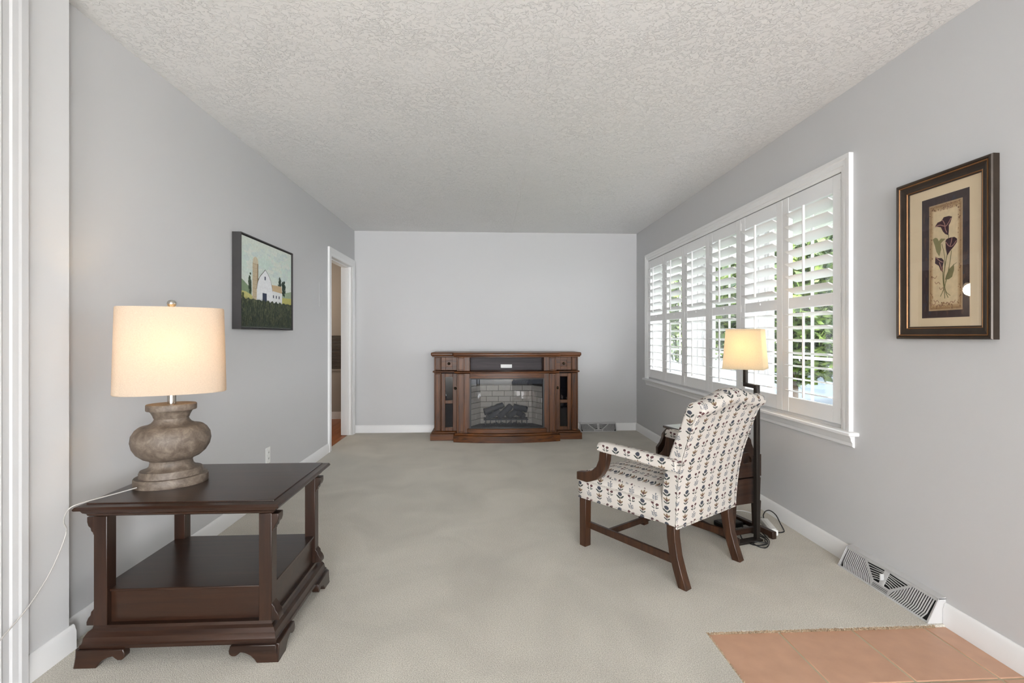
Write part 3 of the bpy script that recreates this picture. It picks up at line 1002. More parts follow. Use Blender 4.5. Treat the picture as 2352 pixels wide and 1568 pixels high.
# ------------------------------------------------------------------ magazine table behind the chair
mt = thing('magazine_table', 'small dark wood magazine table with cut out handle panel, behind the floral armchair', 'table', (1.383, 2.674, 0), math.atan2(.295, .955))
tc_ = .15
TW = M['tablewood']
MB().box(-.030, .330, .215, .606, .556, .575).build('top', M['tablegloss'], mt, bevel=.006)
con = [(.165, .557), (.178, .548), (.204, .522), (.208, .500), (.222, .470), (.250, .440), (.246, .370), (.205, .29), (.13, .21), (.10, .19)]
for y in (.235, .565):
    MB().prism([(tc_ + a, z) for a, z in con] + [(tc_ - a, z) for a, z in con[::-1]], y, y + .022, 'y').build('end_board', TW, mt, bevel=.003)
gro = [(.135, .54), (.170, .512), (.176, .490), (.190, .458), (.212, .436), (.208, .372)]
for sx in (-1, 1):
    MB().tube([(tc_ + sx * a, .588, z) for a, z in gro], .002, 6).build('groove_bead', M['slot'], mt)
MB().box(tc_ - .11, tc_ + .11, .257, .565, .19, .205).build('shelf', TW, mt)
MB().box(tc_ - .01, tc_ + .01, .257, .565, .205, .50).build('divider', TW, mt)
# handled panel: two halves round the grip hole
hp = MB()
for sx in (-1, 1):
    o_ = [(0, .494), (.018, .491), (.034, .483), (.048, .474), (.066, .472), (.086, .476), (.104, .478), (.104, .352), (0, .352)]
    h_ = [(0, .430), (.022, .430), (.030, .436), (.033, .450), (.028, .464), (.016, .473), (0, .476)]
    hp.prism([(tc_ + sx * a, z) for a, z in o_ + h_], .066, .084, 'y')
hp.build('handle_panel', TW, mt)
MB().prism([(tc_ - .096, .198), (tc_ + .096, .198), (tc_ + .102, .342), (tc_ - .102, .342)], .066, .084, 'y').build('front_panel', TW, mt, bevel=.002)
for sx in (-1, 1):
    MB().box(tc_ + sx * .10 - .008, tc_ + sx * .10 + .008, .084, .235, .20, .35).build('side_panel', TW, mt, bevel=.002)
MB().box(tc_ - .1, tc_ + .1, .084, .235, .195, .207).build('rack_floor', TW, mt)
for sx in (-1, 1):
    xc = tc_ + sx * .092
    for y in (.092, .575):
        MB().loft([[(xc - w, y - .014, z), (xc + w, y - .014, z), (xc + w, y + .014, z), (xc - w, y + .014, z)] for w, z in ((.018, .05), (.02, .10), (.026, .198), (.02, .205))]).build('leg', TW, mt, bevel=.003)
    xr = tc_ + sx * .135
    MB().prism([(.0, .0), (.03, .0), (.036, .010), (.20, .014), (.22, .006), (.40, .006), (.42, .014), (.565, .010), (.57, 0), (.605, 0), (.605, .042), (0.0, .042)], xr - .015, xr + .015, 'x').build('runner', TW, mt, bevel=.003)
for y in (.092, .575):
    MB().box(tc_ - .12, tc_ + .12, y - .012, y + .012, .018, .05).build('stretcher', TW, mt, bevel=.003)

# ------------------------------------------------------------------ floor lamp
px_, py_ = 1.546, 2.752
fl_ = thing('floor_lamp', 'slim dark bronze floor lamp with lit square cream shade behind the armchair', 'lamp', (px_, py_, 0), math.atan2(.295, .955))
MB().box(-.165, .02, -.028, .022, 0, .014).build('base', M['steel'], fl_, bevel=.004)
MB().box(-.0125, .0125, -.0125, .0125, .012, .888).build('post', M['steel'], fl_, bevel=.002)
ang = math.atan2(.295, .955)
dv = Matrix.Rotation(-ang, 3, 'Z') @ Vector((.010, .142, 0))
d_ = dv.normalized()
n_ = Vector((-d_.y, d_.x, 0)) * .011
am = [[Vector((0, 0, 0)) - d_ * .0125 + n_, Vector((0, 0, 0)) - d_ * .0125 - n_, dv + d_ * .011 - n_, dv + d_ * .011 + n_]]
MB().prism([(p.x, p.y) for p in am[0]], .866, .888).build('arm', M['steel'], fl_, bevel=.002)
MB().loft([[(dv.x + a * .0105, dv.y + b * .0105, z) for a, b in ((-1, -1), (1, -1), (1, 1), (-1, 1))] for z in (.887, 1.06)]).build('upright', M['steel'], fl_, bevel=.002)
srot = math.radians(52.4) - ang
def sq(h, z, t=0):
    return [(dv.x + (a * math.cos(srot) - b * math.sin(srot)) * h, dv.y + (a * math.sin(srot) + b * math.cos(srot)) * h, z) for a, b in ((-1, -1), (1, -1), (1, 1), (-1, 1))]
ss = MB()
ss.loft([sq(.1085, .972), sq(.110, .974), sq(.0935, 1.208), sq(.0925, 1.210), sq(.0905, 1.208), sq(.107, .974), sq(.1085, .972)], False, False)
fso = ss.build('lamp_shade', M['cream'], fl_)
for z, h in ((.976, .1106), (1.204, .0945)):
    MB().loft([sq(h, z - .004), sq(h, z + .004), sq(h - .002, z + .004), sq(h - .002, z - .004), sq(h, z - .004)], False, False).build('trim_band', M['cream'], fso)
MB().lathe([(.010, 1.05), (.020, 1.075), (.027, 1.10), (.024, 1.122), (.012, 1.134), (.001, 1.137)], 18, c=(dv.x, dv.y, 0)).build('bulb', M['bulb'], fl_, smooth=60)
b2 = light('floor_lamp_light', 'POINT', (dv.x, dv.y, 1.10), (0, 0, 0), 2.1, (1.0, .58, .17), shadow_soft_size=.03)
b2.parent = fl_

# ------------------------------------------------------------------ cords and adapters on the carpet
def cord(name, pts, r, mat, label, zs=None):
    p3 = [(p[0], p[1], p[2] if len(p) > 2 else r + .0005) for p in pts]
    return tag(MB().tube(spline(p3, 6), r, 7).build(name, mat, smooth=60), label, 'cord')
Bc = [(1.493, 2.839), (1.469, 2.768), (1.472, 2.72), (1.488, 2.686), (1.516, 2.674), (1.551, 2.676, .008), (1.58, 2.701), (1.602, 2.748), (1.594, 2.80), (1.575, 2.845), (1.542, 2.862), (1.505, 2.866)]
Cc = [(1.599, 2.89), (1.606, 2.85), (1.61, 2.80), (1.60, 2.76, .012), (1.572, 2.715, .010), (1.566, 2.695, .009), (1.504, 2.715, .01), (1.488, 2.70, .012), (1.49, 2.672, .01), (1.509, 2.652), (1.533, 2.644), (1.562, 2.662, .008), (1.60, 2.72, .010), (1.615, 2.78, .008), (1.63, 2.83)]
cord('coiled_cord', Bc + [(1.56, 2.93, .01)], .0032, M['black'], 'black cord looped on the carpet around the floor lamp foot')
cord('coiled_cord', Cc, .0030, M['black'], 'thin black cord coiled on the carpet beside the armchair rear leg')
cord('black_cord', [(1.630, 2.84), (1.66, 2.846), (1.72, 2.842), (1.765, 2.852), (1.785, 2.88), (1.800, 2.94, .02), (1.815, 3.01, .045), (1.800, 3.05, .06), (1.765, 3.04, .06), (1.738, 3.018, .045), (1.730, 3.00, .034)], .0032, M['black'], 'black cord bent around the white power block by the baseboard')
cord('white_cord', [(1.30, 3.10), (1.40, 3.16), (1.485, 3.194), (1.563, 3.209), (1.653, 3.219), (1.72, 3.20), (1.76, 3.12), (1.765, 3.06, .012)], .0035, M['white'], 'white cord curving across the carpet behind the magazine table')
ad = thing('power_adapter', 'flat black power adapter lying on the carpet behind the chair leg', 'adapter', (1.488, 2.968, 0), math.radians(17.2))
MB().box(-.075, .075, -.045, .045, .0, .032).build('body', M['black'], ad, bevel=.006)
MB().tube(spline([(.07, .0, .016), (.10, -.01, .012), (.14, -.05, .005), (.15, -.09, .004)], 6), .0025, 7).build('lead', M['black'], ad, smooth=60)
pb_ = thing('power_block', 'white plastic power block tilted on the carpet by the right baseboard', 'power strip', (1.705, 2.90, 0), math.radians(-14))
MB().box(-.022, .022, -.10, .10, .001, .034).build('body', M['white'], pb_, bevel=.006)
MB().box(-.012, .012, -.085, .085, .0335, .0365).build('top_plate', M['white'], pb_, bevel=.001)

# ------------------------------------------------------------------ electric fireplace console
FX, FY = .230, 5.60
fc = thing('fireplace_console', 'brown walnut media console with electric fireplace against the back wall', 'fireplace', (FX, FY, 0), 0)
Kf = .000995
def zx(v): return (v - 990) * Kf          # position along the front, in metres from the middle
def zz(v): return (1140 - v) * Kf
WN, WV = M['walnut'], M['walnut_v']
BACK = .41
def bow(x, w, b): return -b * (1 - (x / w) ** 2)
def plan(xs, ws, wc, fs, fcn, b, n=16):
    """outline: side wings to half width ws at y=fs, bowed middle of half width wc at y=fcn"""
    p = [(-ws, BACK), (-ws, fs), (-wc, fs), (-wc, fcn)]
    for k in range(1, n): 
        x = -wc + 2 * wc * k / n
        p.append((x, fcn + bow(x, wc, b)))
    p += [(wc, fcn), (wc, fs), (ws, fs), (ws, BACK)]
    return p[::-1]
MB().prism(plan(0, .852, .600, -.030, -.130, .055), zz(190), zz(150)).build('top', WN, fc, bevel=.013, seg=4)
MB().prism(plan(0, .838, .588, -.018, -.118, .055), zz(202), zz(188)).build('top_moulding', WN, fc, bevel=.003)
MB().prism(plan(0, .856, .592, -.040, -.135, .075), 0, zz(1066)).build('plinth', WN, fc, bevel=.003)
MB().prism(plan(0, .842, .580, -.026, -.121, .075), zz(1068), zz(1042)).build('plinth_moulding', WN, fc, bevel=.009, seg=3)
for sx in (-1, 1):
    # side cabinets: carcass boards, pilasters, drawer, glazed door
    def bx(a, b, y0, y1, z0, z1):
        x0, x1 = sorted((sx * a, sx * b))
        return x0, x1, y0, y1, z0, z1
    MB().box(*bx(.802, .816, 0.0, BACK, zz(1045), zz(200))).build('side_panel', WV, fc)
    MB().box(*bx(.545, .560, -.01, BACK, zz(1045), zz(200))).build('side_panel', WV, fc)
    MB().box(*bx(.56, .802, .12, .13, zz(1045), zz(200))).build('cabinet_back', M['walnut_in'], fc)
    MB().box(*bx(.56, .802, .01, .12, zz(700) - .008, zz(700) + .004)).build('cabinet_shelf', M['walnut_in'], fc)
    # outer pilaster with sunk panel
    for z0, z1 in ((zz(1045), zz(382)), (zz(355), zz(200))):
        fr = MB()
        fr.box(*bx(.738, .816, -.004, .02, z0, z1))
        x0, x1 = .744, .808
        fr.box(*bx(x0, x0 + .010, -.020, -.003, z0 + .004, z1 - .004)).box(*bx(x1 - .010, x1, -.020, -.003, z0 + .004, z1 - .004))
        fr.box(*bx(x0 + .010, x1 - .010, -.0195, -.003, z0 + .004, z0 + .016)).box(*bx(x0 + .010, x1 - .010, -.0195, -.003, z1 - .016, z1 - .004))
        fr.build('pilaster', WV, fc, bevel=.003)
        fi = MB()
        f0 = -.112
        fi.box(*bx(.412, .556, f0 + .006, f0 + .05, z0, z1))
        x0, x1 = .470, .548
        fi.box(*bx(x0, x0 + .012, f0 - .014, f0 + .007, z0 + .002, z1 - .002)).box(*bx(x1 - .012, x1, f0 - .014, f0 + .007, z0 + .002, z1 - .002))
        fi.box(*bx(x0 + .012, x1 - .012, f0 - .0135, f0 + .007, z0 + .002, z0 + .016)).box(*bx(x0 + .012, x1 - .012, f0 - .0135, f0 + .007, z1 - .016, z1 - .002))
        fi.build('pilaster', WV, fc, bevel=.003)
        MB().box(*bx(.540, .556, f0 + .02, .01, z0, z1)).build('return_panel', WV, fc)
        MB().box(*bx(.412, .426, f0 + .04, .1, z0, z1)).build('return_panel', WV, fc)
    # drawer
    dr_ = MB()
    a, b_ = .560, .734
    z0, z1 = zz(350), zz(203)
    dr_.box(*bx(a + .001, b_ - .001, -.004, .014, z0 + .001, z1 - .001))
    for q in ((a + .052, b_ - .048, z0, z0 + .040), (a + .052, b_ - .048, z1 - .038, z1), (a + .0003, a + .052, z0, z1), (b_ - .048, b_ - .0003, z0, z1)):
        dr_.box(*bx(q[0], q[1], -.020, -.002, q[2], q[3]))
    dro = dr_.build('drawer', WN, fc, bevel=.002)
    kc = ((a + b_) / 2 + .002, (z0 + z1) / 2)
    def knob(parent, xx, zz_, y):
        kn = MB().lathe([(.006, 0), (.006, .012), (.013, .016), (.016, .022), (.013, .029), (.005, .032), (.001, .033)], 16)
        kn.build('knob', M['brass'], parent, smooth=50, loc=(sx * xx, y, zz_), rot=(PI / 2, 0, 0))
    knob(dro, kc[0], kc[1], -.004)
    # door
    do_ = MB()
    z0, z1 = zz(1038), zz(388)
    zm0, zm1 = zz(728), zz(692)
    for q in ((a, a + .046, z0, z1), (b_ - .042, b_, z0, z1), (a + .046, b_ - .042, z0, z0 + .042), (a + .046, b_ - .042, z1 - .038, z1), (a + .046, b_ - .042, zm0, zm1)):
        do_.box(*bx(q[0], q[1], -.016, .006, q[2], q[3]))
    doo = do_.build('door', WV, fc, bevel=.003)
    for za_, zb_ in ((z0 + .042, zm0), (zm1, z1 - .038)):
        MB().box(*bx(a + .046, b_ - .042, -.004, -.001, za_, zb_)).build('pane', M['cab_glass'], doo)
    knob(doo, a + .018, zz(553), -.016)
# waist moulding round the whole front
wm = plan(0, .832, .585, -.020, -.125, .055)
MB().prism(wm, zz(377), zz(359)).build('waist_moulding', WN, fc, bevel=.007, seg=3)
# niche above the firebox
MB().box(-.412, .412, .12, .13, zz(360), zz(200)).build('niche_back', M['walnut_in'], fc)
MB().box(-.066, .068, .108, .119, zz(336), zz(292)).build('lit_cable_hole_patch', M['white'], fc, bevel=.012, seg=3)  # pale plate coloured as the lit wall seen through the cable hole
# curved header and sill of the firebox
def bowed(mb, w, y0, b, z0, z1, t, n=16):
    l0 = [(-w + 2 * w * k / n, y0 + bow(-w + 2 * w * k / n, .585, b)) for k in range(n + 1)]
    return mb.prism(l0 + [(x, y + t) for x, y in l0[::-1]], z0, z1)
bowed(MB(), .412, -.108, .055, zz(434), zz(376), .03).build('header', WN, fc, bevel=.002)
bowed(MB(), .440, -.112, .062, zz(1045), zz(992), .05).build('firebox_sill', WN, fc, bevel=.008, seg=3)
fb = MB()
bowed(fb, .414, -.100, .052, zz(446), zz(432), .02)
bowed(fb, .414, -.100, .052, zz(994), zz(978), .02)
for sx in (-1, 1):
    x0, x1 = sorted((sx * .414, sx * .400))
    fb.box(x0, x1, -.130, -.10, zz(994), zz(432))
fbo = fb.build('firebox', M['soot'], fc)
fbo['label'] = 'black framed firebox with brick lining and log set'
gp = MB()
bowed(gp, .402, -.092, .052, zz(980), zz(444), .003, 20)
gp.build('glass', M['fire_glass'], fbo, smooth=40)
# lining: back board and splayed cheeks with bricks standing proud of the mortar
YB = .10
bxw = .300
MB().box(-bxw, bxw, YB, YB + .012, zz(985), zz(440)).build('mortar', M['mortar'], fbo)
for sx in (-1, 1):
    MB().prism([(sx * bxw, YB), (sx * .398, -.06), (sx * .41, -.06), (sx * (bxw + .012), YB + .012)], zz(985), zz(440)).build('mortar', M['mortar'], fbo)
MB().prism([(-.40, -.09), (.40, -.09), (.31, YB + .01), (-.31, YB + .01)], zz(986), zz(978)).build('hearth', M['logs'], fbo)
MB().box(-.40, .40, -.07, YB, zz(505), zz(440)).build('hood', M['soot'], fbo)
bw, bh = .136, .060
brick_me = {}
def brick(w):
    w = round(w, 3)
    if w not in brick_me:
        m_ = MB().loft([[(0, 0, 0), (w, 0, 0), (w, 0, bh), (0, 0, bh)], [(.003, -.006, .003), (w - .003, -.006, .003), (w - .003, -.006, bh - .003), (.003, -.006, bh - .003)]])
        brick_me[w] = m_.build('brick', M['brick'], mesh_only=True)
    return brick_me[w]
for r_ in range(8):
    z = zz(976) + r_ * (bh + .003)
    if z + bh > zz(505) + .03: break
    x = -bxw + (.0 if r_ % 2 else -.068)
    while x < bxw - .01:
        a, c = max(x, -bxw + .003), min(x + bw, bxw - .003)
        if c - a > .012: inst(brick(c - a), 'brick', fbo, (a, YB, z))
        x += bw + .003
    for sx in (-1, 1):
        le = math.hypot(.098, .16)
        half = [(0, le * .45), (le * .45 + .003, le * .55 - .006)] if r_ % 2 else [(0, le - .003)]
        for o_, w_ in half:
            if sx < 0:
                # from the front corner (-.398,-.06) to the back corner
                dx, dy = .098 / le, .16 / le
                inst(brick(w_), 'brick', fbo, (-.398 + dx * o_, -.06 + dy * o_, z), (0, 0, math.atan2(dy, dx)))
            else:
                dx, dy = .098 / le, -.16 / le
                inst(brick(w_), 'brick', fbo, (bxw + dx * o_, YB + dy * o_, z), (0, 0, math.atan2(dy, dx)))
# logs and grate
def log(p0, p1, r0, r1):
    p0, p1 = Vector(p0), Vector(p1)
    mb = MB()
    n = 7
    pts = [p0.lerp(p1, k / n) + Vector((random.uniform(-.003, .003), random.uniform(-.003, .003), random.uniform(-.004, .004))) for k in range(n + 1)]
    mb.tube(pts, [r0 + (r1 - r0) * k / n + random.uniform(-.003, .003) for k in range(n + 1)], 12)
    mb.build('log', M['logs'], fbo, smooth=50)
zl = zz(905)
log((-.255, .00, zl + .075), (-.035, .05, zl + .150), .038, .032)
log((-.215, -.03, zl + .02), (-.08, .04, zl + .075), .034, .03)
log((-.09, -.04, zl + .02), (.05, .05, zl + .14), .034, .034)
log((.01, -.045, zl + .025), (.13, .05, zl + .08), .036, .03)
log((.08, .02, zl + .13), (.235, .0, zl + .10), .036, .034)
log((.19, -.04, zl + .03), (.10, .05, zl + .08), .036, .03)
gr_ = MB()
gr_.tube([(-.26, -.06, zl), (.24, -.06, zl)], .008, 8).tube([(-.26, .05, zl), (.24, .05, zl)], .008, 8)
for k in range(9):
    x = -.24 + k * .058
    gr_.tube([(x, -.075, zl - .055), (x, -.068, zl), (x, .05, zl)], .005, 6)
gr_.build('grate', M['logs'], fbo, smooth=50)
eb = MB()
for k in range(70):
    c = Vector((random.uniform(-.25, .24), random.uniform(-.06, .05), zz(974) + random.uniform(0, .02)))
    s = random.uniform(.008, .018)
    eb.add([c + Vector(q) * s for q in ((1, 0, 0), (-.5, .9, 0), (-.5, -.9, 0), (0, 0, .9))], [(0, 1, 3), (1, 2, 3), (2, 0, 3), (0, 2, 1)])
tag(eb.build('ember_bed', M['logs'], fbo), kind='stuff')

# ------------------------------------------------------------------ baseboard registers
def register(name, label, loc, rz, Ln):
    t = thing(name, label, 'vent', loc, rz, 'baseboard heating registers')
    Hh = .100
    d0, d1 = .078, .028                       # depth at the floor and at the top
    MB().prism([(0, 0), (-d0 + .012, 0), (-d1 + .006, Hh - .008), (0, Hh - .008)], -Ln / 2 + .01, Ln / 2 - .01, 'x').build('duct', M['slot'], t)
    def P(s, h, o=0):
        y = -(d0 + (d1 - d0) * h)
        return Vector((s, y, h * (Hh - .004) + .001)) + Vector((0, -.9, .44)) * o
    def strip(mb, pts, w, th=.004):
        for (s0, h0), (s1, h1) in zip(pts[:-1], pts[1:]):
            dx, dh = s1 - s0, (h1 - h0) * Hh
            l = math.hypot(dx, dh) or 1
            ox, oh = -dh / l * w / 2, dx / l * w / 2 / Hh
            q = [(s0 + ox, h0 + oh), (s1 + ox, h1 + oh), (s1 - ox, h1 - oh), (s0 - ox, h0 - oh)]
            mb.add([P(a, b, 0) for a, b in q] + [P(a, b, -th) for a, b in q], [(0, 1, 2, 3), (4, 7, 6, 5), (0, 4, 5, 1), (1, 5, 6, 2), (2, 6, 7, 3), (3, 7, 4, 0)])
    hL = Ln / 2
    fr = MB()
    strip(fr, [(-hL, .03), (hL, .03)], .007)
    strip(fr, [(-hL, .965), (hL, .965)], .013)
    for sg in (-1, 1):
        strip(fr, [(sg * (hL - .004), 0), (sg * (hL - .004), 1)], .010)
        strip(fr, [(sg * .05, .03), (sg * .05, .28), (sg * .135, .95)], .009)
    strip(fr, [(-.05, .28), (.05, .28)], .006)
    fr.prism([(0, Hh - .003), (-d1 - .002, Hh - .003), (-d1 - .002, Hh), (0, Hh + .006)], -hL, hL, 'x')
    for sg in (-1, 1):
        fr.prism([(0, 0), (-d0 - .001, 0), (-d1 - .002, Hh), (0, Hh)], sg * hL, sg * (hL - .003), 'x')
    fr.build('frame', M['ventmetal'], t)
    g = MB()
    n = 17
    for sg in (-1, 1):
        for k in range(n):
            s = .062 + (hL - .075) * k / n + .0
            top = min(.93, .28 + (s - .05) / .085 * .67)
            if top > .35: strip(g, [(sg * (s - .012), .05), (sg * s, .30), (sg * (s + .004), top)], .0036)
            else: strip(g, [(sg * (s - .012), .05), (sg * s, top)], .0036)
        for k in range(7):
            h = .36 + k * .085
            a = .05 + (h - .28) / .67 * .085
            strip(g, [(sg * .014, h + .08), (sg * .035, h + .06), (sg * a, h - .02)] if k < 5 else [(sg * .014, h + .05), (sg * a, h)], .0032)
    for h in (.10, .16, .22): strip(g, [(-.048, h), (.048, h)], .0034)
    tag(g.build('grille', M['ventmetal'], t), kind='stuff')
    pl = MB()
    strip(pl, [(0, .30), (0, .95)], .026)
    pl.build('damper_plate', M['ventmetal'], t)
    MB().box(-.003, .003, -(d0 + d1) / 2 - .014, -(d0 + d1) / 2 + .004, .05, .078).build('damper_lever', M['ventmetal'], t, bevel=.001)
    return t
register('floor_register', 'white slotted baseboard register on the right wall beside the clay tiles', (R, 2.174, 0), -PI / 2, .515)
register('floor_register', 'white slotted baseboard register on the back wall beside the fireplace console', (1.375, B, 0), 0, .445)

# ------------------------------------------------------------------ wall pictures
def rect_ring(mb, prof, a0, a1, b0, b1, mk):
    """mitred frame; prof: list of (inset, height); mk(a,b,h) -> point"""
    for (i0, h0), (i1, h1) in zip(prof[:-1], prof[1:]):
        q = [mk(a0 + i0, b0 + i0, h0), mk(a1 - i0, b0 + i0, h0), mk(a1 - i0, b1 - i0, h0), mk(a0 + i0, b1 - i0, h0),
             mk(a0 + i1, b0 + i1, h1), mk(a1 - i1, b0 + i1, h1), mk(a1 - i1, b1 - i1, h1), mk(a0 + i1, b1 - i1, h1)]
        mb.add(q, [(0, 1, 5, 4), (1, 2, 6, 5), (2, 3, 7, 6), (3, 0, 4, 7)])

# calla lily picture on the right wall
cp_ = thing('framed_picture', 'dark framed calla lily print with cream mat on the right wall', 'picture', (R, 1.916, 1.155))
mkR = lambda a, b, h: (-h, a - 1.916, b - 1.155)
a0, a1, b0, b1 = 1.705, 2.127, 1.155, 1.835
fo = MB()
rect_ring(fo, [(0, .001), (0, .026), (.003, .031), (.010, .033), (.013, .030), (.0145, .0285)], a0, a1, b0, b1, mkR)
rect_ring(fo, [(.0195, .0285), (.022, .026), (.034, .022), (.044, .019)], a0, a1, b0, b1, mkR)
rect_ring(fo, [(.048, .017), (.0525, .0155), (.0525, .008)], a0, a1, b0, b1, mkR)
fo.build('frame', M['frame_dark'], cp_, smooth=25)
fg = MB()
rect_ring(fg, [(.0145, .0285), (.0155, .031), (.018, .031), (.0195, .0285)], a0, a1, b0, b1, mkR)
rect_ring(fg, [(.044, .019), (.0455, .0205), (.048, .017)], a0, a1, b0, b1, mkR)
fg.build('bead', M['frame_gold'], cp_, smooth=40)
MB().box(-.012, -.006, a0 + .05 - 1.916, a1 - .05 - 1.916, .05, .63).build('mat', M['mat_cream'], cp_)
MB().box(-.0152, -.0148, a0 + .05 - 1.916, a1 - .05 - 1.916, .05, .63).build('glass', M['pic_glass'], cp_)
def C(r, g, b): return srgb(r, g, b)
pr = MB()
def poly(mb, pts, h, col, mk):
    mb.col = col
    h += random.uniform(0, .00018)
    mb.add([mk(a, b, h) for a, b in pts], [tuple(range(len(pts)))])
def stroke(mb, pts, w, h, col, mk, n=6):
    P_ = spline([(a, b, 0) for a, b in pts], n)
    mb.col = col
    h += random.uniform(0, .00018)
    vs, fs = [], []
    for i, p in enumerate(P_):
        t = (P_[min(i + 1, len(P_) - 1)] - P_[max(i - 1, 0)]).normalized()
        q = Vector((-t.y, t.x, 0)) * w / 2
        vs += [mk(p.x + q.x, p.y + q.y, h), mk(p.x - q.x, p.y - q.y, h)]
    for i in range(len(P_) - 1): fs.append((2 * i, 2 * i + 1, 2 * i + 3, 2 * i + 2))
    mb.add(vs, fs)
def blob(cx, cy, rx, ry, n=14, rot=0, jag=0):
    o = []
    for k in range(n):
        a = 2 * PI * k / n
        j = 1 + random.uniform(-jag, jag)
        x, y = rx * j * math.cos(a), ry * j * math.sin(a)
        o.append((cx + x * math.cos(rot) - y * math.sin(rot), cy + x * math.sin(rot) + y * math.cos(rot)))
    return o
poly(pr, [(1.806, 1.243), (2.014, 1.243), (2.014, 1.742), (1.806, 1.742)], .0122, C(62, 50, 52), mkR)
for k in range(260):
    a, b = random.uniform(1.816, 2.004), random.uniform(1.268, 1.718)
    c = random.choice([(72, 58, 60), (54, 46, 52), (80, 62, 56), (60, 58, 68)])
    poly(pr, blob(a, b, random.uniform(.002, .008), random.uniform(.006, .022), 7, 0, .3), .01225, C(*c), mkR)
poly(pr, [(1.834, 1.272), (1.981, 1.272), (1.979, 1.709), (1.833, 1.709)], .0124, C(176, 150, 118), mkR)
for q, col in ((0, (140, 106, 74)), (.0025, (152, 118, 82)), (.005, (164, 132, 96)), (.008, (178, 148, 110)), (.011, (190, 162, 124)), (.014, (206, 182, 146)), (.018, (216, 196, 160))):
    poly(pr, [(1.837 + q, 1.275 + q * 1.5), (1.978 - q, 1.275 + q * 1.5), (1.976 - q, 1.706 - q * 1.5), (1.836 + q, 1.706 - q * 1.5)], .0125 + q * .03, C(*col), mkR)
for k in range(200):
    e_ = random.random()
    if e_ < .5: a, b = random.choice([random.uniform(1.838, 1.852), random.uniform(1.962, 1.976)]), random.uniform(1.28, 1.70)
    else: a, b = random.uniform(1.84, 1.975), random.choice([random.uniform(1.28, 1.305), random.uniform(1.68, 1.704)])
    poly(pr, blob(a, b, random.uniform(.001, .004), random.uniform(.001, .005), 6, 0, .4), .0132, C(*random.choice([(126, 92, 66), (150, 118, 84), (180, 150, 110)])), mkR)
G1, G2, PU, PK = C(118, 116, 78), C(96, 98, 66), C(58, 28, 38), C(172, 128, 118)
for pts, w in (([(1.891, 1.575), (1.893, 1.52), (1.905, 1.46), (1.912, 1.40), (1.905, 1.35), (1.893, 1.322)], .003),
               ([(1.879, 1.51), (1.886, 1.46), (1.898, 1.405), (1.912, 1.36), (1.927, 1.329)], .003),
               ([(1.921, 1.543), (1.910, 1.50), (1.908, 1.45), (1.912, 1.40), (1.903, 1.35), (1.884, 1.330)], .0025),
               ([(1.916, 1.43), (1.915, 1.39), (1.910, 1.35), (1.908, 1.32)], .003),
               ([(1.857, 1.458), (1.871, 1.448), (1.885, 1.42), (1.902, 1.395), (1.908, 1.36)], .002)):
    stroke(pr, pts, w, 0.0135, G1, mkR)
poly(pr, [(1.962, 1.569), (1.950, 1.574), (1.941, 1.570), (1.934, 1.557), (1.925, 1.566), (1.904, 1.561), (1.918, 1.552), (1.925, 1.546), (1.924, 1.52), (1.932, 1.494), (1.945, 1.515), (1.952, 1.541)], 0.0136, C(134, 128, 88), mkR)
poly(pr, [(1.868, 1.456), (1.871, 1.452), (1.890, 1.436), (1.903, 1.41), (1.907, 1.396), (1.890, 1.396), (1.876, 1.404), (1.868, 1.43)], 0.0136, C(122, 116, 80), mkR)
for fpts in ([(1.952, 1.619), (1.940, 1.634), (1.923, 1.637), (1.912, 1.650), (1.890, 1.650), (1.876, 1.644), (1.880, 1.632), (1.884, 1.622), (1.890, 1.612), (1.890, 1.590), (1.892, 1.573), (1.905, 1.580), (1.916, 1.593), (1.925, 1.612), (1.940, 1.617)],
             [(1.905, 1.551), (1.900, 1.559), (1.885, 1.562), (1.866, 1.561), (1.855, 1.552), (1.856, 1.539), (1.870, 1.522), (1.885, 1.508), (1.897, 1.492), (1.903, 1.520)],
             [(1.949, 1.496), (1.938, 1.488), (1.922, 1.486), (1.912, 1.475), (1.914, 1.462), (1.917, 1.45), (1.916, 1.427), (1.926, 1.437), (1.934, 1.456), (1.951, 1.468)]):
    poly(pr, fpts, 0.0137, PU, mkR)
for pts in ([(1.951, 1.619), (1.930, 1.622), (1.915, 1.616), (1.903, 1.612), (1.890, 1.625), (1.880, 1.640)], [(1.903, 1.548), (1.890, 1.530), (1.875, 1.527), (1.858, 1.545)],
            [(1.948, 1.493), (1.930, 1.476), (1.916, 1.468)], [(1.918, 1.640), (1.908, 1.622), (1.905, 1.60), (1.898, 1.585)], [(1.876, 1.560), (1.879, 1.545), (1.884, 1.53)], [(1.932, 1.47), (1.924, 1.45), (1.919, 1.432)]):
    stroke(pr, pts, .0034, 0.0139, PK, mkR, 4)
for cx, cy, s in ((1.945, 1.31, 1), (1.93, 1.295, -1), (1.90, 1.300, 1), (1.875, 1.305, -1), (1.96, 1.30, -1), (1.94, 1.385, 1), (1.955, 1.41, -1), (1.92, 1.36, 1), (1.90, 1.69, 1), (1.885, 1.685, -1), (1.915, 1.685, -1)):
    stroke(pr, [(cx - .012, cy - s * .006), (cx - .004, cy + s * .004), (cx + .006, cy - s * .002), (cx + .012, cy + s * .007)], .0028, 0.0135, C(158, 124, 100), mkR, 4)
pr.build('print', M['print_art'], cp_)

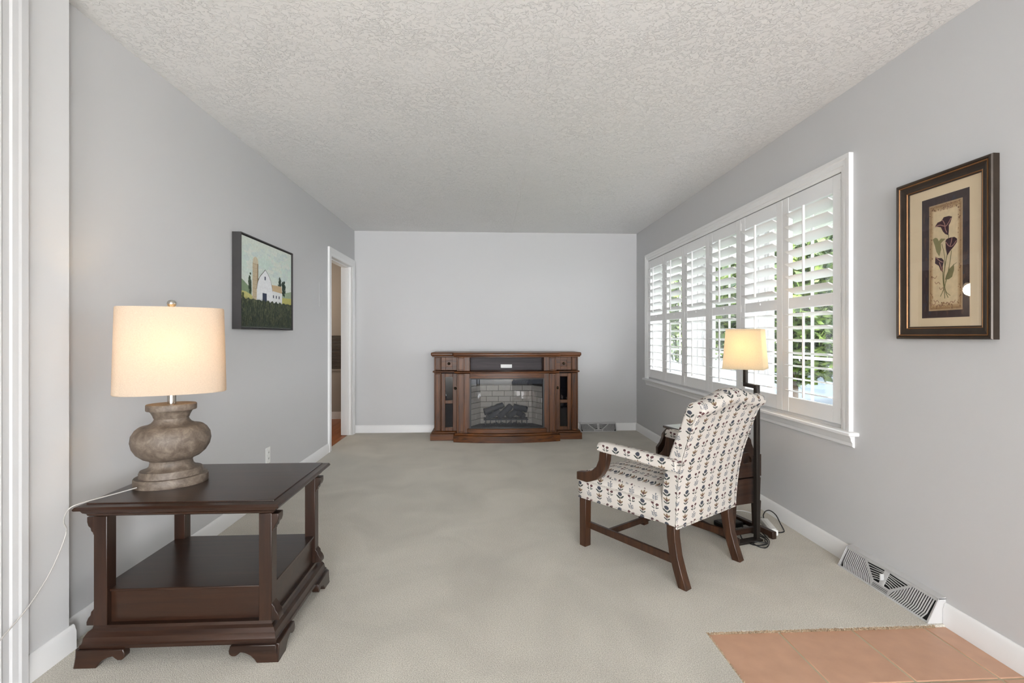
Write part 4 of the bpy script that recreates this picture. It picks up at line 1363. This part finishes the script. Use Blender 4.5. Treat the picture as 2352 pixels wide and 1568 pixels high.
# barn picture on the left wall
bp_ = thing('canvas_picture', 'square canvas of a white barn and silo in a charcoal frame on left wall', 'picture', (L, 3.588, 1.213))
mkL = lambda a, b, h: (h, a - 3.588, b - 1.213)
a0, a1, b0, b1 = 3.178, 4.012, 1.213, 1.823
fo = MB()
rect_ring(fo, [(0, .001), (0, .056), (.007, .056), (.007, .012)], a0, a1, b0, b1, mkL)
fo.build('frame', M['frame_grey'], bp_)
MB().box(.002, .012, a0 + .005 - 3.588, a1 - .005 - 3.588, .005, b1 - b0 - .005).build('backing', M['soot'], bp_)
MB().box(.012, .046, a0 + .013 - 3.588, a1 - .013 - 3.588, .013, b1 - b0 - .013).build('canvas', M['white'], bp_)
bn = MB()
A0, A1, B0, B1 = a0 + .014, a1 - .014, b0 + .014, b1 - .014
def bz(a, b, h, pts, col): poly(bn, pts, h, C(*col), mkL)
ny = 14
for k in range(ny):           # evening sky in bands of paint
    t0, t1 = k / ny, (k + 1) / ny
    z0, z1 = 1.46 + (B1 - 1.46) * t0, 1.46 + (B1 - 1.46) * t1
    q = abs(t0 - .55)
    col = (220 - 16 * (1 - 2 * q), 225 - 3 * (1 - 2 * q), 216 - 3 * (1 - 2 * q))
    bz(0, 0, .0462, [(A0, z0), (A1, z0), (A1, z1), (A0, z1)], col)
for k in range(120):
    a, b = random.uniform(A0 + .06, A1 - .06), random.uniform(1.58, 1.775)
    c = random.choice([(208, 219, 213), (203, 216, 212), (214, 222, 212), (218, 224, 216)])
    bz(0, 0, .0463, blob(a, b, random.uniform(.02, .06), random.uniform(.008, .02), 10, 0, .3), c)
bz(0, 0, .0465, [(A0, 1.40), (A0, 1.538), (3.24, 1.52), (3.29, 1.497), (3.34, 1.478), (3.34, 1.40)], (132, 152, 122))
bz(0, 0, .0465, [(3.80, 1.40), (3.80, 1.49), (3.90, 1.50), (A1, 1.516), (A1, 1.40)], (160, 176, 150))
bz(0, 0, .0467, [(A0, 1.40), (A0, 1.458), (3.26, 1.456), (3.34, 1.438), (3.40, 1.40)], (190, 186, 122))
bz(0, 0, .0467, [(3.80, 1.40), (3.80, 1.455), (3.88, 1.458), (A1, 1.462), (A1, 1.40)], (186, 182, 110))
def tree(cx, cz, rx, rz, dark, n=40):
    for k in range(n):
        a, b = cx + random.gauss(0, rx * .45), cz + random.gauss(0, rz * .45)
        bz(0, 0, .0469, blob(a, b, random.uniform(.006, .014), random.uniform(.008, .016), 7, 0, .35), random.choice([dark, tuple(c + 16 for c in dark), tuple(max(0, c - 10) for c in dark)]))
tree(3.318, 1.505, .026, .055, (58, 72, 56))
tree(3.430, 1.535, .012, .03, (70, 82, 62), 14)
for k in range(6): tree(3.782, 1.590 - k * .012, .006 + k * .006, .008, (56, 70, 60), 8)
tree(3.855, 1.515, .034, .05, (52, 66, 56), 50)
tree(3.22, 1.425, .014, .016, (84, 92, 58), 12)
bz(0, 0, .0472, [(3.348, 1.41), (3.352, 1.655), (3.433, 1.655), (3.43, 1.53), (3.405, 1.41)], (196, 180, 152))
bz(0, 0, .0473, [(3.412, 1.46), (3.418, 1.655), (3.433, 1.655), (3.431, 1.53), (3.418, 1.47)], (150, 132, 104))
bz(0, 0, .0473, [(3.352, 1.655), (3.356, 1.678), (3.372, 1.694), (3.394, 1.700), (3.414, 1.694), (3.429, 1.678), (3.433, 1.655)], (206, 196, 170))
for k in range(9):
    z = 1.435 + k * .027
    stroke(bn, [(3.350, z), (3.39, z - .003), (3.418, z)], .0018, .0475, C(168, 150, 124), mkL, 3)
bz(0, 0, .0476, [(3.636, 1.49), (3.641, 1.536), (3.808, 1.540), (3.823, 1.487)], (200, 176, 140))
bz(0, 0, .0476, [(3.64, 1.40), (3.64, 1.494), (3.823, 1.488), (3.823, 1.40)], (226, 228, 228))
bz(0, 0, .0477, [(3.409, 1.40), (3.410, 1.488), (3.425, 1.535), (3.458, 1.575), (3.538, 1.630), (3.600, 1.588), (3.622, 1.565), (3.645, 1.52), (3.656, 1.488), (3.656, 1.40)], (232, 234, 236))
stroke(bn, [(3.410, 1.487), (3.425, 1.535), (3.458, 1.575), (3.50, 1.604), (3.538, 1.631)], .005, .0478, C(92, 92, 84), mkL)
stroke(bn, [(3.538, 1.631), (3.58, 1.603), (3.622, 1.566), (3.645, 1.52), (3.656, 1.487)], .004, .0478, C(110, 108, 100), mkL)
for q in ((3.495, 3.560, 1.40, 1.466), (3.526, 3.544, 1.558, 1.583), (3.662, 3.677, 1.443, 1.464), (3.712, 3.727, 1.443, 1.464), (3.760, 3.776, 1.443, 1.464)):
    bz(0, 0, .0479, [(q[0], q[2]), (q[1], q[2]), (q[1], q[3]), (q[0], q[3])], (62, 70, 90))
gx = [A0 + (A1 - A0) * k / 40 for k in range(41)]
bz(0, 0, .0481, [(A0, B0)] + [(A1, B0)] + [(x, 1.413 + .006 * math.sin(x * 90) + .004 * math.sin(x * 210)) for x in gx[::-1]], (62, 70, 60))
for k in range(1500):
    x, z = random.uniform(A0 + .004, A1 - .004), random.uniform(B0 + .004, 1.40) ** 1
    l = random.uniform(.015, .05)
    d = (z - B0) / .19
    c = random.choice([(52, 60, 52), (72, 82, 62), (104, 112, 80), (40, 46, 48), (128, 130, 100)])
    c = tuple(v * (.72 + .3 * d) for v in c)
    w = random.uniform(.0012, .003)
    z1 = min(z + l, 1.425)
    bz(0, 0, .0482 + k * 1e-7, [(x - w, z), (x + w, z), (x + random.uniform(-.004, .004), z1)], c)
bn.build('painting', M['print_art'], bp_)

# ------------------------------------------------------------------ small wall fittings
ou = thing('wall_outlet', 'white duplex outlet low on the left wall beyond the end table', 'outlet', (L, 3.685, .30))
MB().box(0, .005, -.036, .036, -.058, .058).build('cover_plate', M['white'], ou, bevel=.003)
for z in (-.022, .022):
    MB().box(.004, .0075, -.017, .017, z - .014, z + .014).build('socket', M['white'], ou, bevel=.004)
    MB().box(.007, .0078, -.008, -.005, z - .006, z + .006).box(.007, .0078, .005, .008, z - .006, z + .006).build('slots', M['slot'], ou)
bpz = thing('blank_cover', 'wall coloured blank cover plate on left wall beside the hall doorway', 'wall plate', (L, 4.845, 1.565))
MB().box(0, .004, -.055, .055, -.115, .115).build('plate', M['greige'], bpz, bevel=.002)

gr2 = thing('return_grille', 'tan louvered return air grille on the hall wall seen through doorway', 'vent', (-2.06, 7.15, .94))
gf = MB()
rect_ring(gf, [(0, 0), (0, .012), (.03, .014), (.03, 0)], -.17, .17, -.27, .27, lambda a, b, h: (a, -h, b))
gf.build('frame', M['hallwall'], gr2)
MB().box(-.15, .15, -.004, -.001, -.25, .25).build('duct', M['slot'], gr2)
slm = MB().prism([(-.002, -.006), (-.011, .004), (-.0125, .003), (-.0035, -.007)], -.142, .142, 'x').build('slat', M['hallwall'], mesh_only=True)
for k in range(24): inst(slm, 'slat', gr2, (0, 0, -.235 + k * .0205))

sc_ = thing('wall_sconce', 'twin shade wall light in the hall, reflected in the calla lily picture', 'lamp', (-2.70, 6.08, 1.89))
MB().box(0, .02, -.16, .16, -.04, .04).build('back_plate', M['chrome'], sc_, bevel=.006)
for y in (-.10, .10):
    MB().tube([(.015, y, 0), (.07, y, 0), (.08, y, -.02)], .008, 8).build('arm', M['chrome'], sc_, smooth=60)
    MB().lathe([(.022, -.02), (.035, -.03), (.05, -.06), (.058, -.09), (.055, -.09), (.03, -.05), (.01, -.03)], 20, c=(.08, y, 0)).build('glass_shade', M['hallglass'], sc_, smooth=60)
q = light('hall_sconce_light', 'POINT', (.14, 0, -.12), (0, 0, 0), 9, (1.0, .9, .76), shadow_soft_size=.08)
q.parent = sc_
